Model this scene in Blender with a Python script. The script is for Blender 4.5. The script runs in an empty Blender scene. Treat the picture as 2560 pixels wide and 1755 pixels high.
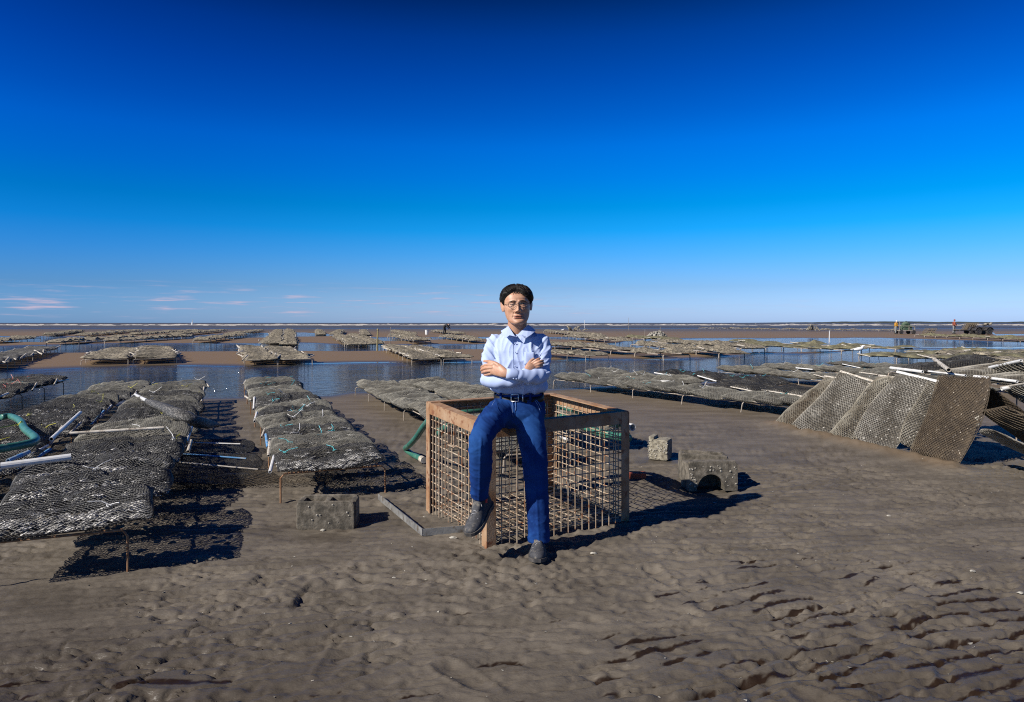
import bpy, math, random
import numpy as np
from mathutils import Vector, Matrix, noise as mnoise

random.seed(7)
rng = np.random.default_rng(7)
scene = bpy.context.scene
col = scene.collection

# ------------------------------------------------------------------ camera
CAM_H = 1.33                      # eye height above the flat, metres
FOC, CX, HY = 1707.0, 1280.0, 807.0   # focal length and horizon, in photograph pixels
cam_d = bpy.data.cameras.new('camera')
cam = bpy.data.objects.new('camera', cam_d)
col.objects.link(cam)
cam.location = (0, 0, CAM_H)
cam.rotation_euler = (math.radians(90), 0, 0)
cam_d.sensor_width = 36.0
cam_d.lens = 36.0 * FOC / 2560.0
cam_d.shift_y = -(877.5 - HY) / 2560.0
cam_d.clip_start, cam_d.clip_end = 0.05, 30000
scene.camera = cam

# ------------------------------------------------------------------ light
SUN_EL = math.radians(35)
SUN_H = (-0.835, -0.55)            # horizontal direction towards the sun
SUN_ROT = math.atan2(SUN_H[0], SUN_H[1])
sun_d = bpy.data.lights.new('sun', 'SUN')
sun_d.energy = 4.6
sun_d.angle = math.radians(0.5)
sun_d.color = (1.0, 0.93, 0.84)
sun = bpy.data.objects.new('sun', sun_d)
col.objects.link(sun)
sv = Vector((SUN_H[0] * math.cos(SUN_EL), SUN_H[1] * math.cos(SUN_EL), math.sin(SUN_EL)))
sun.rotation_euler = sv.to_track_quat('Z', 'Y').to_euler()

scene.view_settings.view_transform = 'Standard'
scene.view_settings.look = 'None'
scene.view_settings.gamma = 1.0
scene.view_settings.use_curve_mapping = False
scene.view_settings.exposure = 0.72
scene.render.engine = 'CYCLES'
scene.cycles.max_bounces = 6
scene.cycles.transparent_max_bounces = 16
scene.cycles.use_denoising = False
scene.cycles.filter_width = 1.1

world = bpy.data.worlds.new('World')
scene.world = world
world.use_nodes = True
wt = world.node_tree
wt.nodes.clear()


def wn(t, **kw):
    n = wt.nodes.new(t)
    for k, v in kw.items():
        setattr(n, k, v)
    return n


def wmath(op, a, b=None, c=None, clamp=False):
    n = wn('ShaderNodeMath', operation=op)
    n.use_clamp = clamp
    for i, x in enumerate((a, b, c)):
        if x is None:
            continue
        if isinstance(x, (int, float)):
            n.inputs[i].default_value = x
        else:
            wt.links.new(x, n.inputs[i])
    return n.outputs[0]


SKY_STRENGTH = 0.0635
sky = wn('ShaderNodeTexSky', sky_type='NISHITA')
sky.sun_disc = False
sky.sun_elevation = SUN_EL
sky.sun_rotation = SUN_ROT
sky.air_density = 1.15
sky.dust_density = 0.6
sky.ozone_density = 2.0
sky.altitude = 0
hs = wn('ShaderNodeHueSaturation')
hs.inputs['Saturation'].default_value = 1.0
hs.inputs['Value'].default_value = 1.0
wt.links.new(sky.outputs[0], hs.inputs['Color'])
# deep polarised blue high up, paler towards the horizon, all the way round
tc = wn('ShaderNodeTexCoord')
sep = wn('ShaderNodeSeparateXYZ')
wt.links.new(tc.outputs['Generated'], sep.inputs[0])
ramp = wn('ShaderNodeValToRGB')
cr = ramp.color_ramp
# SKYRAMP [(0.0041, (0.707, 1.077, 2.313)), (0.0509, (0.411, 0.739, 1.527)), (0.0974, (0.175, 0.70, 1.52)), (0.1318, (0.03, 0.67, 1.45)), (0.1658, (0.0, 0.60, 1.27)), (0.2047, (0.0, 0.52, 1.36)), (0.248, (0.0, 0.465, 1.38)), (0.2847, (0.0, 0.365, 1.20)), (0.335, (0.0, 0.27, 1.0)), (0.3827, (0.0, 0.200, 0.77)), (0.4274, (0.0, 0.112, 0.417))]
cr.elements[0].position = 0.0041
cr.elements[0].color = (*(0.707, 1.077, 2.313), 1)
cr.elements[1].position = 0.4274
cr.elements[1].color = (*(0.0, 0.112, 0.417), 1)
for p_, c_ in [(0.0509, (0.411, 0.739, 1.527)), (0.0974, (0.175, 0.70, 1.52)), (0.1318, (0.03, 0.67, 1.45)), (0.1658, (0.0, 0.60, 1.27)), (0.2047, (0.0, 0.52, 1.36)), (0.248, (0.0, 0.465, 1.38)), (0.2847, (0.0, 0.365, 1.20)), (0.335, (0.0, 0.27, 1.0)), (0.3827, (0.0, 0.200, 0.77))]:
    e_ = cr.elements.new(p_)
    e_.color = (*c_, 1)
wt.links.new(sep.outputs[2], ramp.inputs[0])
mul = wn('ShaderNodeMix', data_type='RGBA', blend_type='MULTIPLY')
mul.inputs[0].default_value = 1.0
wt.links.new(hs.outputs[0], mul.inputs[6])
wt.links.new(ramp.outputs[0], mul.inputs[7])
# clear-sky polarisation: darkest a quarter turn away from the sun
sund = wn('ShaderNodeVectorMath', operation='DOT_PRODUCT')
wt.links.new(tc.outputs['Generated'], sund.inputs[0])
sund.inputs[1].default_value = (sv.x, sv.y, sv.z)
pol = wmath('SUBTRACT', 1.0, wmath('MULTIPLY', 0.24, wmath('POWER', 2.718, wmath('MULTIPLY', -1.0, wmath('POWER', wmath('DIVIDE', wmath('SUBTRACT', sund.outputs['Value'], 0.16), 0.34), 2.0)))))
polc = wn('ShaderNodeCombineXYZ')
wt.links.new(wmath('POWER', pol, 2.6), polc.inputs[0])
wt.links.new(wmath('POWER', pol, 1.25), polc.inputs[1])
wt.links.new(wmath('POWER', pol, 0.55), polc.inputs[2])
polv = wn('ShaderNodeVectorMath', operation='MULTIPLY')
wt.links.new(mul.outputs[2], polv.inputs[0])
wt.links.new(polc.outputs[0], polv.inputs[1])
# small flat fair-weather clouds low over the sea
az = wmath('ARCTAN2', sep.outputs[0], sep.outputs[1])
comb = wn('ShaderNodeCombineXYZ')
wt.links.new(wmath('MULTIPLY', az, 14.0), comb.inputs[0])
wt.links.new(wmath('MULTIPLY', sep.outputs[2], 230.0), comb.inputs[1])
cn = wn('ShaderNodeTexNoise')
cn.inputs['Scale'].default_value = 1.0
cn.inputs['Detail'].default_value = 5.0
cn.inputs['Roughness'].default_value = 0.55
wt.links.new(comb.outputs[0], cn.inputs['Vector'])
band = wmath('MULTIPLY', wmath('DIVIDE', wmath('SUBTRACT', sep.outputs[2], 0.004), 0.012, clamp=True),
             wmath('DIVIDE', wmath('SUBTRACT', 0.058, sep.outputs[2]), 0.030, clamp=True), clamp=True)
azm = wn('ShaderNodeMapRange')
azm.inputs['From Min'].default_value = 0.22
azm.inputs['From Max'].default_value = -0.04
wt.links.new(az, azm.inputs['Value'])
azf = wmath('ADD', wmath('MULTIPLY', azm.outputs[0], 0.66), 0.10)
cm = wn('ShaderNodeMapRange')
cm.inputs['From Min'].default_value = 0.50
cm.inputs['From Max'].default_value = 0.70
wt.links.new(cn.outputs['Fac'], cm.inputs['Value'])
cfac = wmath('MULTIPLY', wmath('MULTIPLY', cm.outputs[0], band), azf, clamp=True)
ccol = wn('ShaderNodeValToRGB')
ccol.color_ramp.elements[0].position = 0.15
ccol.color_ramp.elements[0].color = (0.34, 0.46, 0.74, 1)
ccol.color_ramp.elements[1].position = 0.9
ccol.color_ramp.elements[1].color = (0.78, 0.62, 0.76, 1)
wt.links.new(cm.outputs[0], ccol.inputs[0])
cscale = wn('ShaderNodeVectorMath', operation='SCALE')
cscale.inputs['Scale'].default_value = 8.0
wt.links.new(ccol.outputs[0], cscale.inputs[0])
cmix = wn('ShaderNodeMix', data_type='RGBA')
wt.links.new(cfac, cmix.inputs[0])
wt.links.new(polv.outputs[0], cmix.inputs[6])
wt.links.new(cscale.outputs[0], cmix.inputs[7])
bg = wn('ShaderNodeBackground')
bg.inputs['Strength'].default_value = SKY_STRENGTH
wt.links.new(cmix.outputs[2], bg.inputs['Color'])
wo = wn('ShaderNodeOutputWorld')
wt.links.new(bg.outputs[0], wo.inputs['Surface'])


# ------------------------------------------------------------------ helpers
def G(px, py, z=0.0):
    """point of the plane at height z that the photograph shows at px, py"""
    d = (CAM_H - z) * FOC / (py - HY)
    return Vector(((px - CX) / FOC * d, d, z))


def W(px, py, d):
    return Vector(((px - CX) / FOC * d, d, CAM_H - (py - HY) / FOC * d))


def _hash(ix, iy, seed):
    h = (ix.astype(np.int64) * 374761393 + iy.astype(np.int64) * 668265263 + seed * 974711) & 0xffffffff
    h = ((h ^ (h >> 13)) * 1274126177) & 0xffffffff
    h = h ^ (h >> 16)
    return (h & 0xffff) / 65535.0


def vnoise(x, y, seed=0):
    ix, iy = np.floor(x), np.floor(y)
    fx, fy = x - ix, y - iy
    ux, uy = fx * fx * fx * (fx * (fx * 6 - 15) + 10), fy * fy * fy * (fy * (fy * 6 - 15) + 10)
    a, b = _hash(ix, iy, seed), _hash(ix + 1, iy, seed)
    c, d = _hash(ix, iy + 1, seed), _hash(ix + 1, iy + 1, seed)
    return (a * (1 - ux) + b * ux) * (1 - uy) + (c * (1 - ux) + d * ux) * uy


def fbm(x, y, seed=0, oct=4, gain=0.5):
    s, a, n = 0.0, 1.0, 0.0
    for i in range(oct):
        s = s + a * vnoise(x * 2 ** i + 17.3 * i, y * 2 ** i - 9.1 * i, seed + i)
        n += a
        a *= gain
    return s / n


def sstep(a, b, x):
    t = np.clip((x - a) / (b - a), 0, 1)
    return t * t * (3 - 2 * t)


def mesh_np(name, V, F, mats=(), midx=None, smooth=False, attrs=None):
    """V (n,3) array; F (m,k) array or list of such arrays"""
    Fs = F if isinstance(F, list) else [F]
    Fs = [np.asarray(f, dtype=np.int32) for f in Fs if len(f)]
    me = bpy.data.meshes.new(name)
    me.vertices.add(len(V))
    me.vertices.foreach_set('co', np.asarray(V, dtype=np.float32).ravel())
    tot = np.concatenate([np.full(len(f), f.shape[1], dtype=np.int32) for f in Fs])
    lv = np.concatenate([f.ravel() for f in Fs])
    me.loops.add(len(lv))
    me.loops.foreach_set('vertex_index', lv)
    me.polygons.add(len(tot))
    st = np.concatenate([[0], np.cumsum(tot)[:-1]]).astype(np.int32)
    me.polygons.foreach_set('loop_start', st)
    me.polygons.foreach_set('loop_total', tot)
    for m in mats:
        me.materials.append(m)
    if midx is not None:
        me.polygons.foreach_set('material_index', np.asarray(midx, dtype=np.int32))
    me.polygons.foreach_set('use_smooth', np.full(len(tot), bool(smooth)))
    for k, a in (attrs or {}).items():
        at = me.attributes.new(k, 'FLOAT', 'POINT')
        at.data.foreach_set('value', np.asarray(a, dtype=np.float32))
    me.update(calc_edges=True)
    me.validate()
    return me


def link(name, me, parent=None, loc=None):
    o = bpy.data.objects.new(name, me)
    col.objects.link(o)
    if parent is not None:
        o.parent = parent
    if loc is not None:
        o.location = loc
    return o


def tag(o, label=None, cat=None, group=None, kind=None):
    if label:
        o['label'] = label
    if cat:
        o['category'] = cat
    if group:
        o['group'] = group
    if kind:
        o['kind'] = kind
    return o


def thing(name, label, cat, loc=(0, 0, 0), group=None, rot=None):
    o = link(name, None, None, loc)
    o.empty_display_size = 0.1
    if rot is not None:
        o.rotation_euler = rot
    return tag(o, label, cat, group)


def spline(pts, n):
    """Catmull-Rom through points of any dimension"""
    P = np.asarray(pts, dtype=float)
    P = np.vstack([2 * P[0] - P[1], P, 2 * P[-1] - P[-2]])
    m = len(P) - 3
    out = []
    for t in np.linspace(0, m, n):
        i = min(int(t), m - 1)
        f = t - i
        a, b, c, d = P[i:i + 4]
        out.append(0.5 * (2 * b + (c - a) * f + (2 * a - 5 * b + 4 * c - d) * f * f + (3 * b - a - 3 * c + d) * f ** 3))
    return np.array(out)


class MB:
    """collects shapes, builds them as ONE mesh object"""

    def __init__(s):
        s.V, s.Q, s.T, s.n, s.mq, s.mt = [], [], [], 0, [], []

    def add(s, V, Q=None, T=None, m=0):
        V = np.asarray(V, dtype=float)
        s.V.append(V)
        if Q is not None and len(Q):
            Q = np.asarray(Q) + s.n
            s.Q.append(Q)
            s.mq.append(np.full(len(Q), m))
        if T is not None and len(T):
            T = np.asarray(T) + s.n
            s.T.append(T)
            s.mt.append(np.full(len(T), m))
        s.n += len(V)
        return s

    def box(s, c, size, rot=None, m=0, taper=1.0):
        h = np.asarray(size, dtype=float) / 2
        V = np.array([[x, y, z] for z in (-1, 1) for y in (-1, 1) for x in (-1, 1)], dtype=float)
        V[V[:, 2] > 0, :2] *= taper
        V = V * h
        if rot is not None:
            V = V @ np.array(rot).T
        return s.add(V + np.asarray(c, dtype=float), [(0, 2, 3, 1), (4, 5, 7, 6), (0, 1, 5, 4), (2, 6, 7, 3), (0, 4, 6, 2), (1, 3, 7, 5)], m=m)

    def beam(s, a, b, w, h, up=(0, 0, 1), m=0):
        a, b = np.asarray(a, float), np.asarray(b, float)
        t = b - a
        L = np.linalg.norm(t)
        t = t / L
        x = np.cross(t, up)
        x /= np.linalg.norm(x)
        u = np.cross(x, t)
        return s.box((a + b) / 2, (w, L, h), np.stack([x, t, u], axis=1), m=m)

    def tube(s, pts, r, seg=8, up=(0.13, 0.21, 0.97), cap=True, m=0, mod=None, smooth=0):
        """r: number, list of numbers or list of (a, b) half axes"""
        P = np.asarray(pts, dtype=float)
        R = np.asarray(r, dtype=float)
        if R.ndim == 0:
            R = np.full((len(P), 2), float(R))
        elif R.ndim == 1:
            R = np.stack([R, R], axis=1)
        if smooth:
            PR = spline(np.hstack([P, R]), smooth)
            P, R = PR[:, :3], PR[:, 3:]
        n = len(P)
        T = np.gradient(P, axis=0)
        T /= np.linalg.norm(T, axis=1, keepdims=True) + 1e-12
        x = np.cross(np.asarray(up, float), T[0])
        if np.linalg.norm(x) < 1e-3:
            x = np.cross((1, 0, 0), T[0])
        x /= np.linalg.norm(x)
        ang = np.linspace(0, 2 * math.pi, seg, endpoint=False)
        rings = []
        for i in range(n):
            x = x - T[i] * np.dot(x, T[i])
            x /= np.linalg.norm(x)
            y = np.cross(T[i], x)
            k = np.ones(seg) if mod is None else mod(i / max(n - 1, 1), ang)
            rings.append(P[i] + (np.cos(ang) * R[i, 0] * k)[:, None] * x + (np.sin(ang) * R[i, 1] * k)[:, None] * y)
        V = np.concatenate(rings)
        j = np.arange(seg)
        Q = np.concatenate([np.stack([i * seg + j, i * seg + (j + 1) % seg, (i + 1) * seg + (j + 1) % seg, (i + 1) * seg + j], axis=1) for i in range(n - 1)])
        T3 = None
        if cap:
            V = np.vstack([V, P[0], P[-1]])
            a, b = n * seg, n * seg + 1
            T3 = np.concatenate([np.stack([np.full(seg, a), (j + 1) % seg, j], axis=1),
                                 np.stack([np.full(seg, b), (n - 1) * seg + j, (n - 1) * seg + (j + 1) % seg], axis=1)])
        return s.add(V, Q, T3, m=m)

    def pipe(s, a, b, r, wall=0.003, seg=10, m=0):
        """open hollow pipe from a to b"""
        a, b = np.asarray(a, float), np.asarray(b, float)
        t = (b - a) / np.linalg.norm(b - a)
        x = np.cross(t, (0.1, 0.2, 0.97))
        x /= np.linalg.norm(x)
        y = np.cross(t, x)
        ang = np.linspace(0, 2 * math.pi, seg, endpoint=False)
        c = np.cos(ang)[:, None] * x + np.sin(ang)[:, None] * y
        V = np.concatenate([a + c * r, b + c * r, b + c * (r - wall), a + c * (r - wall)])
        j = np.arange(seg)
        k = (j + 1) % seg
        Q = np.concatenate([np.stack([i * seg + j, i * seg + k, ((i + 1) % 4) * seg + k, ((i + 1) % 4) * seg + j], axis=1) for i in range(4)])
        return s.add(V, Q, m=m)

    def ball(s, c, r, seg=12, rings=8, rot=None, m=0):
        r = np.asarray(r, float) * np.ones(3)
        th = np.linspace(0, math.pi, rings + 1)[1:-1]
        ph = np.linspace(0, 2 * math.pi, seg, endpoint=False)
        V = [[0, 0, 1], [0, 0, -1]] + [[math.sin(t) * math.cos(p), math.sin(t) * math.sin(p), math.cos(t)] for t in th for p in ph]
        V = np.array(V) * r
        if rot is not None:
            V = V @ np.array(rot).T
        V = V + np.asarray(c, float)
        nr = len(th)
        Q, T = [], []
        for j in range(seg):
            k = (j + 1) % seg
            T.append((0, 2 + j, 2 + k))
            T.append((1, 2 + (nr - 1) * seg + k, 2 + (nr - 1) * seg + j))
            for i in range(nr - 1):
                Q.append((2 + i * seg + j, 2 + (i + 1) * seg + j, 2 + (i + 1) * seg + k, 2 + i * seg + k))
        return s.add(V, Q, T, m=m)

    def loft(s, rings, cap=True, m=0):
        rings = [np.asarray(r, float) for r in rings]
        seg, n = len(rings[0]), len(rings)
        V = np.concatenate(rings)
        j = np.arange(seg)
        Q = np.concatenate([np.stack([i * seg + j, i * seg + (j + 1) % seg, (i + 1) * seg + (j + 1) % seg, (i + 1) * seg + j], axis=1) for i in range(n - 1)])
        T = None
        if cap:
            V = np.vstack([V, rings[0].mean(0), rings[-1].mean(0)])
            a, b = n * seg, n * seg + 1
            T = np.concatenate([np.stack([np.full(seg, a), (j + 1) % seg, j], axis=1),
                                np.stack([np.full(seg, b), (n - 1) * seg + j, (n - 1) * seg + (j + 1) % seg], axis=1)])
        return s.add(V, Q, T, m=m)

    def mesh(s, name, mats, smooth=False, off=None, attrs=None):
        V = np.concatenate(s.V)
        if off is not None:
            V = V - np.asarray(off, float)
        F, mi = [], []
        if s.Q:
            F.append(np.concatenate(s.Q))
            mi.append(np.concatenate(s.mq))
        if s.T:
            F.append(np.concatenate(s.T))
            mi.append(np.concatenate(s.mt))
        mats = mats if isinstance(mats, (list, tuple)) else [mats]
        return mesh_np(name, V, F, mats, np.concatenate(mi), smooth, attrs)

    def build(s, name, mats, parent=None, smooth=False, world=True, attrs=None):
        """world=True: the shapes are in world space, the parent is unrotated"""
        off = parent.location if (parent is not None and world) else None
        return link(name, s.mesh(name, mats, smooth, off, attrs), parent)

    def build_thing(s, name, mats, label, cat, group=None, smooth=False, base=None):
        """top-level one-mesh thing with its origin at its base"""
        V = np.concatenate(s.V)
        b = np.array([V[:, 0].mean(), V[:, 1].mean(), V[:, 2].min()]) if base is None else np.asarray(base, float)
        o = link(name, s.mesh(name, mats, smooth, b), None, b)
        return tag(o, label, cat, group)


def rotz(a):
    c, s = math.cos(a), math.sin(a)
    return np.array([[c, -s, 0], [s, c, 0], [0, 0, 1]])


def copy_tree(o, parent=None, mats=None):
    c = o.copy()
    col.objects.link(c)
    if parent is not None:
        c.parent = parent
    for ch in o.children:
        copy_tree(ch, c)
    return c


# ------------------------------------------------------------------ materials
TONE = 0.78


def mat(name, c1, c2=None, rough=0.6, scale=12.0, detail=5.0, lo=0.35, hi=0.65, bump=0.0, bscale=60.0, metal=0.0,
        spec=0.5, stretch=(1, 1, 1), rand=0.0, coord='Object', c3=None, s3=40.0, f3=(0.55, 0.7)):
    c1, c2, c3 = [None if c is None else tuple(v * TONE for v in c) for c in (c1, c2, c3)]
    m = bpy.data.materials.new(name)
    m.use_nodes = True
    nt = m.node_tree
    b = nt.nodes['Principled BSDF']
    b.inputs['Roughness'].default_value = rough
    b.inputs['Metallic'].default_value = metal
    b.inputs['Specular IOR Level'].default_value = spec
    N, L = nt.nodes.new, nt.links.new
    t = N('ShaderNodeTexCoord')
    mp = N('ShaderNodeMapping')
    mp.inputs['Scale'].default_value = stretch
    L(t.outputs[coord], mp.inputs[0])
    out = None
    if c2 is not None:
        nz = N('ShaderNodeTexNoise')
        nz.inputs['Scale'].default_value = scale
        nz.inputs['Detail'].default_value = detail
        L(mp.outputs[0], nz.inputs['Vector'])
        r = N('ShaderNodeMapRange')
        r.inputs['From Min'].default_value = lo
        r.inputs['From Max'].default_value = hi
        L(nz.outputs['Fac'], r.inputs['Value'])
        mx = N('ShaderNodeMix')
        mx.data_type = 'RGBA'
        mx.inputs[6].default_value = (*c1, 1)
        mx.inputs[7].default_value = (*c2, 1)
        L(r.outputs[0], mx.inputs[0])
        out = mx.outputs[2]
    else:
        rg = N('ShaderNodeRGB')
        rg.outputs[0].default_value = (*c1, 1)
        out = rg.outputs[0]
    if c3 is not None:
        nz = N('ShaderNodeTexNoise')
        nz.inputs['Scale'].default_value = s3
        nz.inputs['Detail'].default_value = 3
        L(mp.outputs[0], nz.inputs['Vector'])
        r = N('ShaderNodeMapRange')
        r.inputs['From Min'].default_value = f3[0]
        r.inputs['From Max'].default_value = f3[1]
        L(nz.outputs['Fac'], r.inputs['Value'])
        mx = N('ShaderNodeMix')
        mx.data_type = 'RGBA'
        mx.inputs[7].default_value = (*c3, 1)
        L(r.outputs[0], mx.inputs[0])
        L(out, mx.inputs[6])
        out = mx.outputs[2]
    if rand:
        oi = N('ShaderNodeObjectInfo')
        r = N('ShaderNodeMapRange')
        r.inputs['To Min'].default_value = 1 - rand
        r.inputs['To Max'].default_value = 1 + rand
        L(oi.outputs['Random'], r.inputs['Value'])
        h = N('ShaderNodeHueSaturation')
        L(r.outputs[0], h.inputs['Value'])
        L(out, h.inputs['Color'])
        out = h.outputs[0]
    L(out, b.inputs['Base Color'])
    if bump:
        nz = N('ShaderNodeTexNoise')
        nz.inputs['Scale'].default_value = bscale
        nz.inputs['Detail'].default_value = 5
        L(mp.outputs[0], nz.inputs['Vector'])
        bp = N('ShaderNodeBump')
        bp.inputs['Strength'].default_value = bump
        bp.inputs['Distance'].default_value = 0.25 / bscale
        L(nz.outputs['Fac'], bp.inputs['Height'])
        L(bp.outputs[0], b.inputs['Normal'])
    return m


def attr_mix(m, name, color, to='Base Color'):
    """mix the material towards a colour by a point attribute"""
    nt = m.node_tree
    b = nt.nodes['Principled BSDF']
    a = nt.nodes.new('ShaderNodeAttribute')
    a.attribute_name = name
    mx = nt.nodes.new('ShaderNodeMix')
    mx.data_type = 'RGBA'
    mx.inputs[7].default_value = (*[v * TONE for v in color], 1)
    src = b.inputs[to].links[0].from_socket
    nt.links.new(src, mx.inputs[6])
    nt.links.new(a.outputs['Fac'], mx.inputs[0])
    nt.links.new(mx.outputs[2], b.inputs[to])
    return mx


M = {}
M['net_black'] = mat('net_black', (0.022, 0.022, 0.024), (0.065, 0.065, 0.062), rough=0.4, scale=9, rand=0.2)
M['net_pale'] = mat('net_pale', (0.16, 0.15, 0.12), (0.29, 0.275, 0.225), rough=0.75, scale=7, rand=0.15)
M['net_grey'] = mat('net_grey', (0.13, 0.125, 0.105), (0.25, 0.24, 0.20), rough=0.7, scale=7, rand=0.2)
M['net_mud'] = mat('net_mud', (0.12, 0.10, 0.068), (0.30, 0.275, 0.215), rough=0.75, scale=4, lo=0.38, hi=0.6, rand=0.15)
M['net_tan'] = mat('net_tan', (0.15, 0.13, 0.095), (0.40, 0.375, 0.315), rough=0.75, scale=4, lo=0.38, hi=0.6, rand=0.12)
M['net_brown'] = mat('net_brown', (0.060, 0.043, 0.024), (0.13, 0.098, 0.06), rough=0.7, scale=6)
M['fill_dark'] = mat('fill_dark', (0.022, 0.019, 0.015), (0.07, 0.06, 0.046), rough=0.8, scale=25, c3=(0.5, 0.48, 0.43), s3=45, f3=(0.62, 0.68), bump=0.6)
M['fill_mid'] = mat('fill_mid', (0.05, 0.045, 0.036), (0.15, 0.135, 0.11), rough=0.85, scale=25, c3=(0.45, 0.43, 0.38), s3=45, f3=(0.60, 0.68), bump=0.6)
M['fill_brown'] = mat('fill_brown', (0.03, 0.02, 0.012), (0.08, 0.055, 0.03), rough=0.8, scale=25, c3=(0.45, 0.40, 0.33), s3=50, f3=(0.66, 0.70), bump=0.6)
M['shell'] = mat('shell', (0.24, 0.235, 0.22), (0.74, 0.73, 0.70), rough=0.6, scale=16, lo=0.4, hi=0.6)
M['shell_mud'] = mat('shell_mud', (0.10, 0.09, 0.07), (0.32, 0.295, 0.245), rough=0.7, scale=16, lo=0.4, hi=0.62)
M['bag_far'] = mat('bag_far', (0.11, 0.095, 0.066), (0.30, 0.26, 0.185), rough=0.85, scale=9, lo=0.38, hi=0.6, bump=1.0, bscale=30, rand=0.3,
                   c3=(0.03, 0.025, 0.02), s3=22, f3=(0.53, 0.62))
M['bag_far_dark'] = mat('bag_far_dark', (0.03, 0.03, 0.028), (0.12, 0.115, 0.10), rough=0.8, scale=12, bump=0.8, bscale=40, rand=0.25,
                        c3=(0.5, 0.48, 0.44), s3=34, f3=(0.62, 0.70))
M['bag_far_green'] = mat('bag_far_green', (0.10, 0.09, 0.05), (0.21, 0.195, 0.11), rough=0.85, scale=6, bump=0.8, bscale=40, rand=0.2,
                         c3=(0.04, 0.035, 0.025), s3=24, f3=(0.57, 0.68))
M['rebar'] = mat('rebar', (0.20, 0.085, 0.03), (0.33, 0.19, 0.10), rough=0.75, scale=30, bump=0.5, bscale=220, metal=0.0)
M['rebar_pale'] = mat('rebar_pale', (0.30, 0.24, 0.18), (0.50, 0.45, 0.38), rough=0.75, scale=25, bump=0.4, bscale=150)
M['pvc'] = mat('pvc', (0.72, 0.72, 0.70), (0.52, 0.50, 0.45), rough=0.4, scale=14, lo=0.45, hi=0.75)
M['pvc_old'] = mat('pvc_old', (0.62, 0.58, 0.50), (0.36, 0.31, 0.24), rough=0.65, scale=18, lo=0.4, hi=0.65, c3=(0.15, 0.12, 0.09), s3=50, f3=(0.58, 0.66))
M['pvc_blue'] = mat('pvc_blue', (0.10, 0.30, 0.58), (0.45, 0.50, 0.52), rough=0.5, scale=12, lo=0.48, hi=0.66)
M['hose'] = mat('hose', (0.030, 0.145, 0.108), (0.06, 0.20, 0.15), rough=0.4, scale=14, c3=(0.18, 0.22, 0.18), s3=25, f3=(0.6, 0.75))
M['rust'] = mat('rust', (0.29, 0.145, 0.062), (0.40, 0.27, 0.165), rough=0.8, scale=9, detail=8, bump=0.5, bscale=120,
                c3=(0.20, 0.075, 0.03), s3=22, f3=(0.55, 0.68))
M['rust_mesh'] = mat('rust_mesh', (0.34, 0.235, 0.145), (0.48, 0.40, 0.30), rough=0.8, scale=10, bump=0.4, bscale=160, c3=(0.26, 0.10, 0.035), s3=30, f3=(0.55, 0.65))
M['concrete'] = mat('concrete', (0.070, 0.060, 0.044), (0.20, 0.175, 0.135), rough=0.9, scale=22, detail=8, bump=1.0, bscale=70,
                    c3=(0.045, 0.04, 0.03), s3=12, f3=(0.52, 0.7))
M['concrete_pale'] = mat('concrete_pale', (0.16, 0.14, 0.10), (0.36, 0.33, 0.25), rough=0.9, scale=30, detail=8, bump=1.0, bscale=60,
                         c3=(0.07, 0.06, 0.045), s3=40, f3=(0.55, 0.66))
M['barnacle'] = mat('barnacle', (0.46, 0.44, 0.38), (0.24, 0.22, 0.18), rough=0.8, scale=60)
M['steel_grey'] = mat('steel_grey', (0.13, 0.13, 0.125), (0.24, 0.24, 0.23), rough=0.55, scale=14, bump=0.4, bscale=90, c3=(0.10, 0.08, 0.06), s3=20, f3=(0.55, 0.7))
M['brick'] = mat('brick', (0.36, 0.075, 0.03), (0.28, 0.06, 0.03), rough=0.85, scale=30, bump=0.5)
M['tie_yellow'] = mat('tie_yellow', (0.62, 0.58, 0.08), rough=0.4)
M['tie_teal'] = mat('tie_teal', (0.06, 0.42, 0.40), (0.10, 0.50, 0.62), rough=0.5, scale=20)
M['tie_red'] = mat('tie_red', (0.55, 0.06, 0.04), rough=0.5)
M['tie_white'] = mat('tie_white', (0.66, 0.66, 0.64), rough=0.5)

# ------------------------------------------------------------------ the flat: sand, pools, sea
# shorelines of the tidal pools: (photograph x, photograph y) along the near and the far shore
POOLS = [
    ([(0, 1028), (100, 1022), (300, 1002), (450, 992), (600, 990), (830, 986), (880, 978), (1200, 975), (1380, 969), (1430, 967), (1600, 958), (1800, 951), (2000, 948), (2560, 944)],
     [(0, 924), (100, 921), (200, 917), (320, 912), (450, 911), (600, 912), (700, 914), (760, 907), (960, 904), (1050, 905), (1290, 901), (1380, 899), (1500, 895), (1650, 897), (1750, 893), (1830, 887), (1900, 882), (2000, 883), (2100, 878), (2200, 870.5), (2560, 869)]),
    ([(0, 879), (290, 879), (330, 876.5), (650, 876), (960, 874.5), (1080, 871), (1220, 871), (1380, 866), (1560, 867), (1660, 872), (1830, 880), (1960, 879.5), (2080, 876), (2200, 868.5), (2560, 867.5)],
     [(0, 863.5), (200, 859), (330, 857), (640, 858), (740, 855.5), (850, 859), (960, 860), (1220, 859.6), (1380, 857.5), (1540, 857.5), (1570, 850), (1660, 845), (2200, 844), (2300, 847), (2560, 854)]),
    ([(0, 853), (130, 855), (300, 852), (480, 846), (560, 845.5), (650, 843), (740, 841), (860, 839), (880, 842), (905, 851), (1000, 851), (1070, 848), (1220, 846), (1440, 849), (1475, 846), (1500, 840), (2560, 840)],
     [(0, 840), (300, 841), (480, 840), (560, 833), (650, 832), (760, 831), (860, 836), (900, 843), (1220, 842), (1440, 842.5), (1475, 846), (1500, 840), (2560, 840)]),
    ([(0, 824), (2470, 824), (2490, 838), (2560, 838)], [(0, 824), (2470, 824), (2490, 835), (2560, 834.5)]),
]
WATER_Z = -0.03


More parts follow.
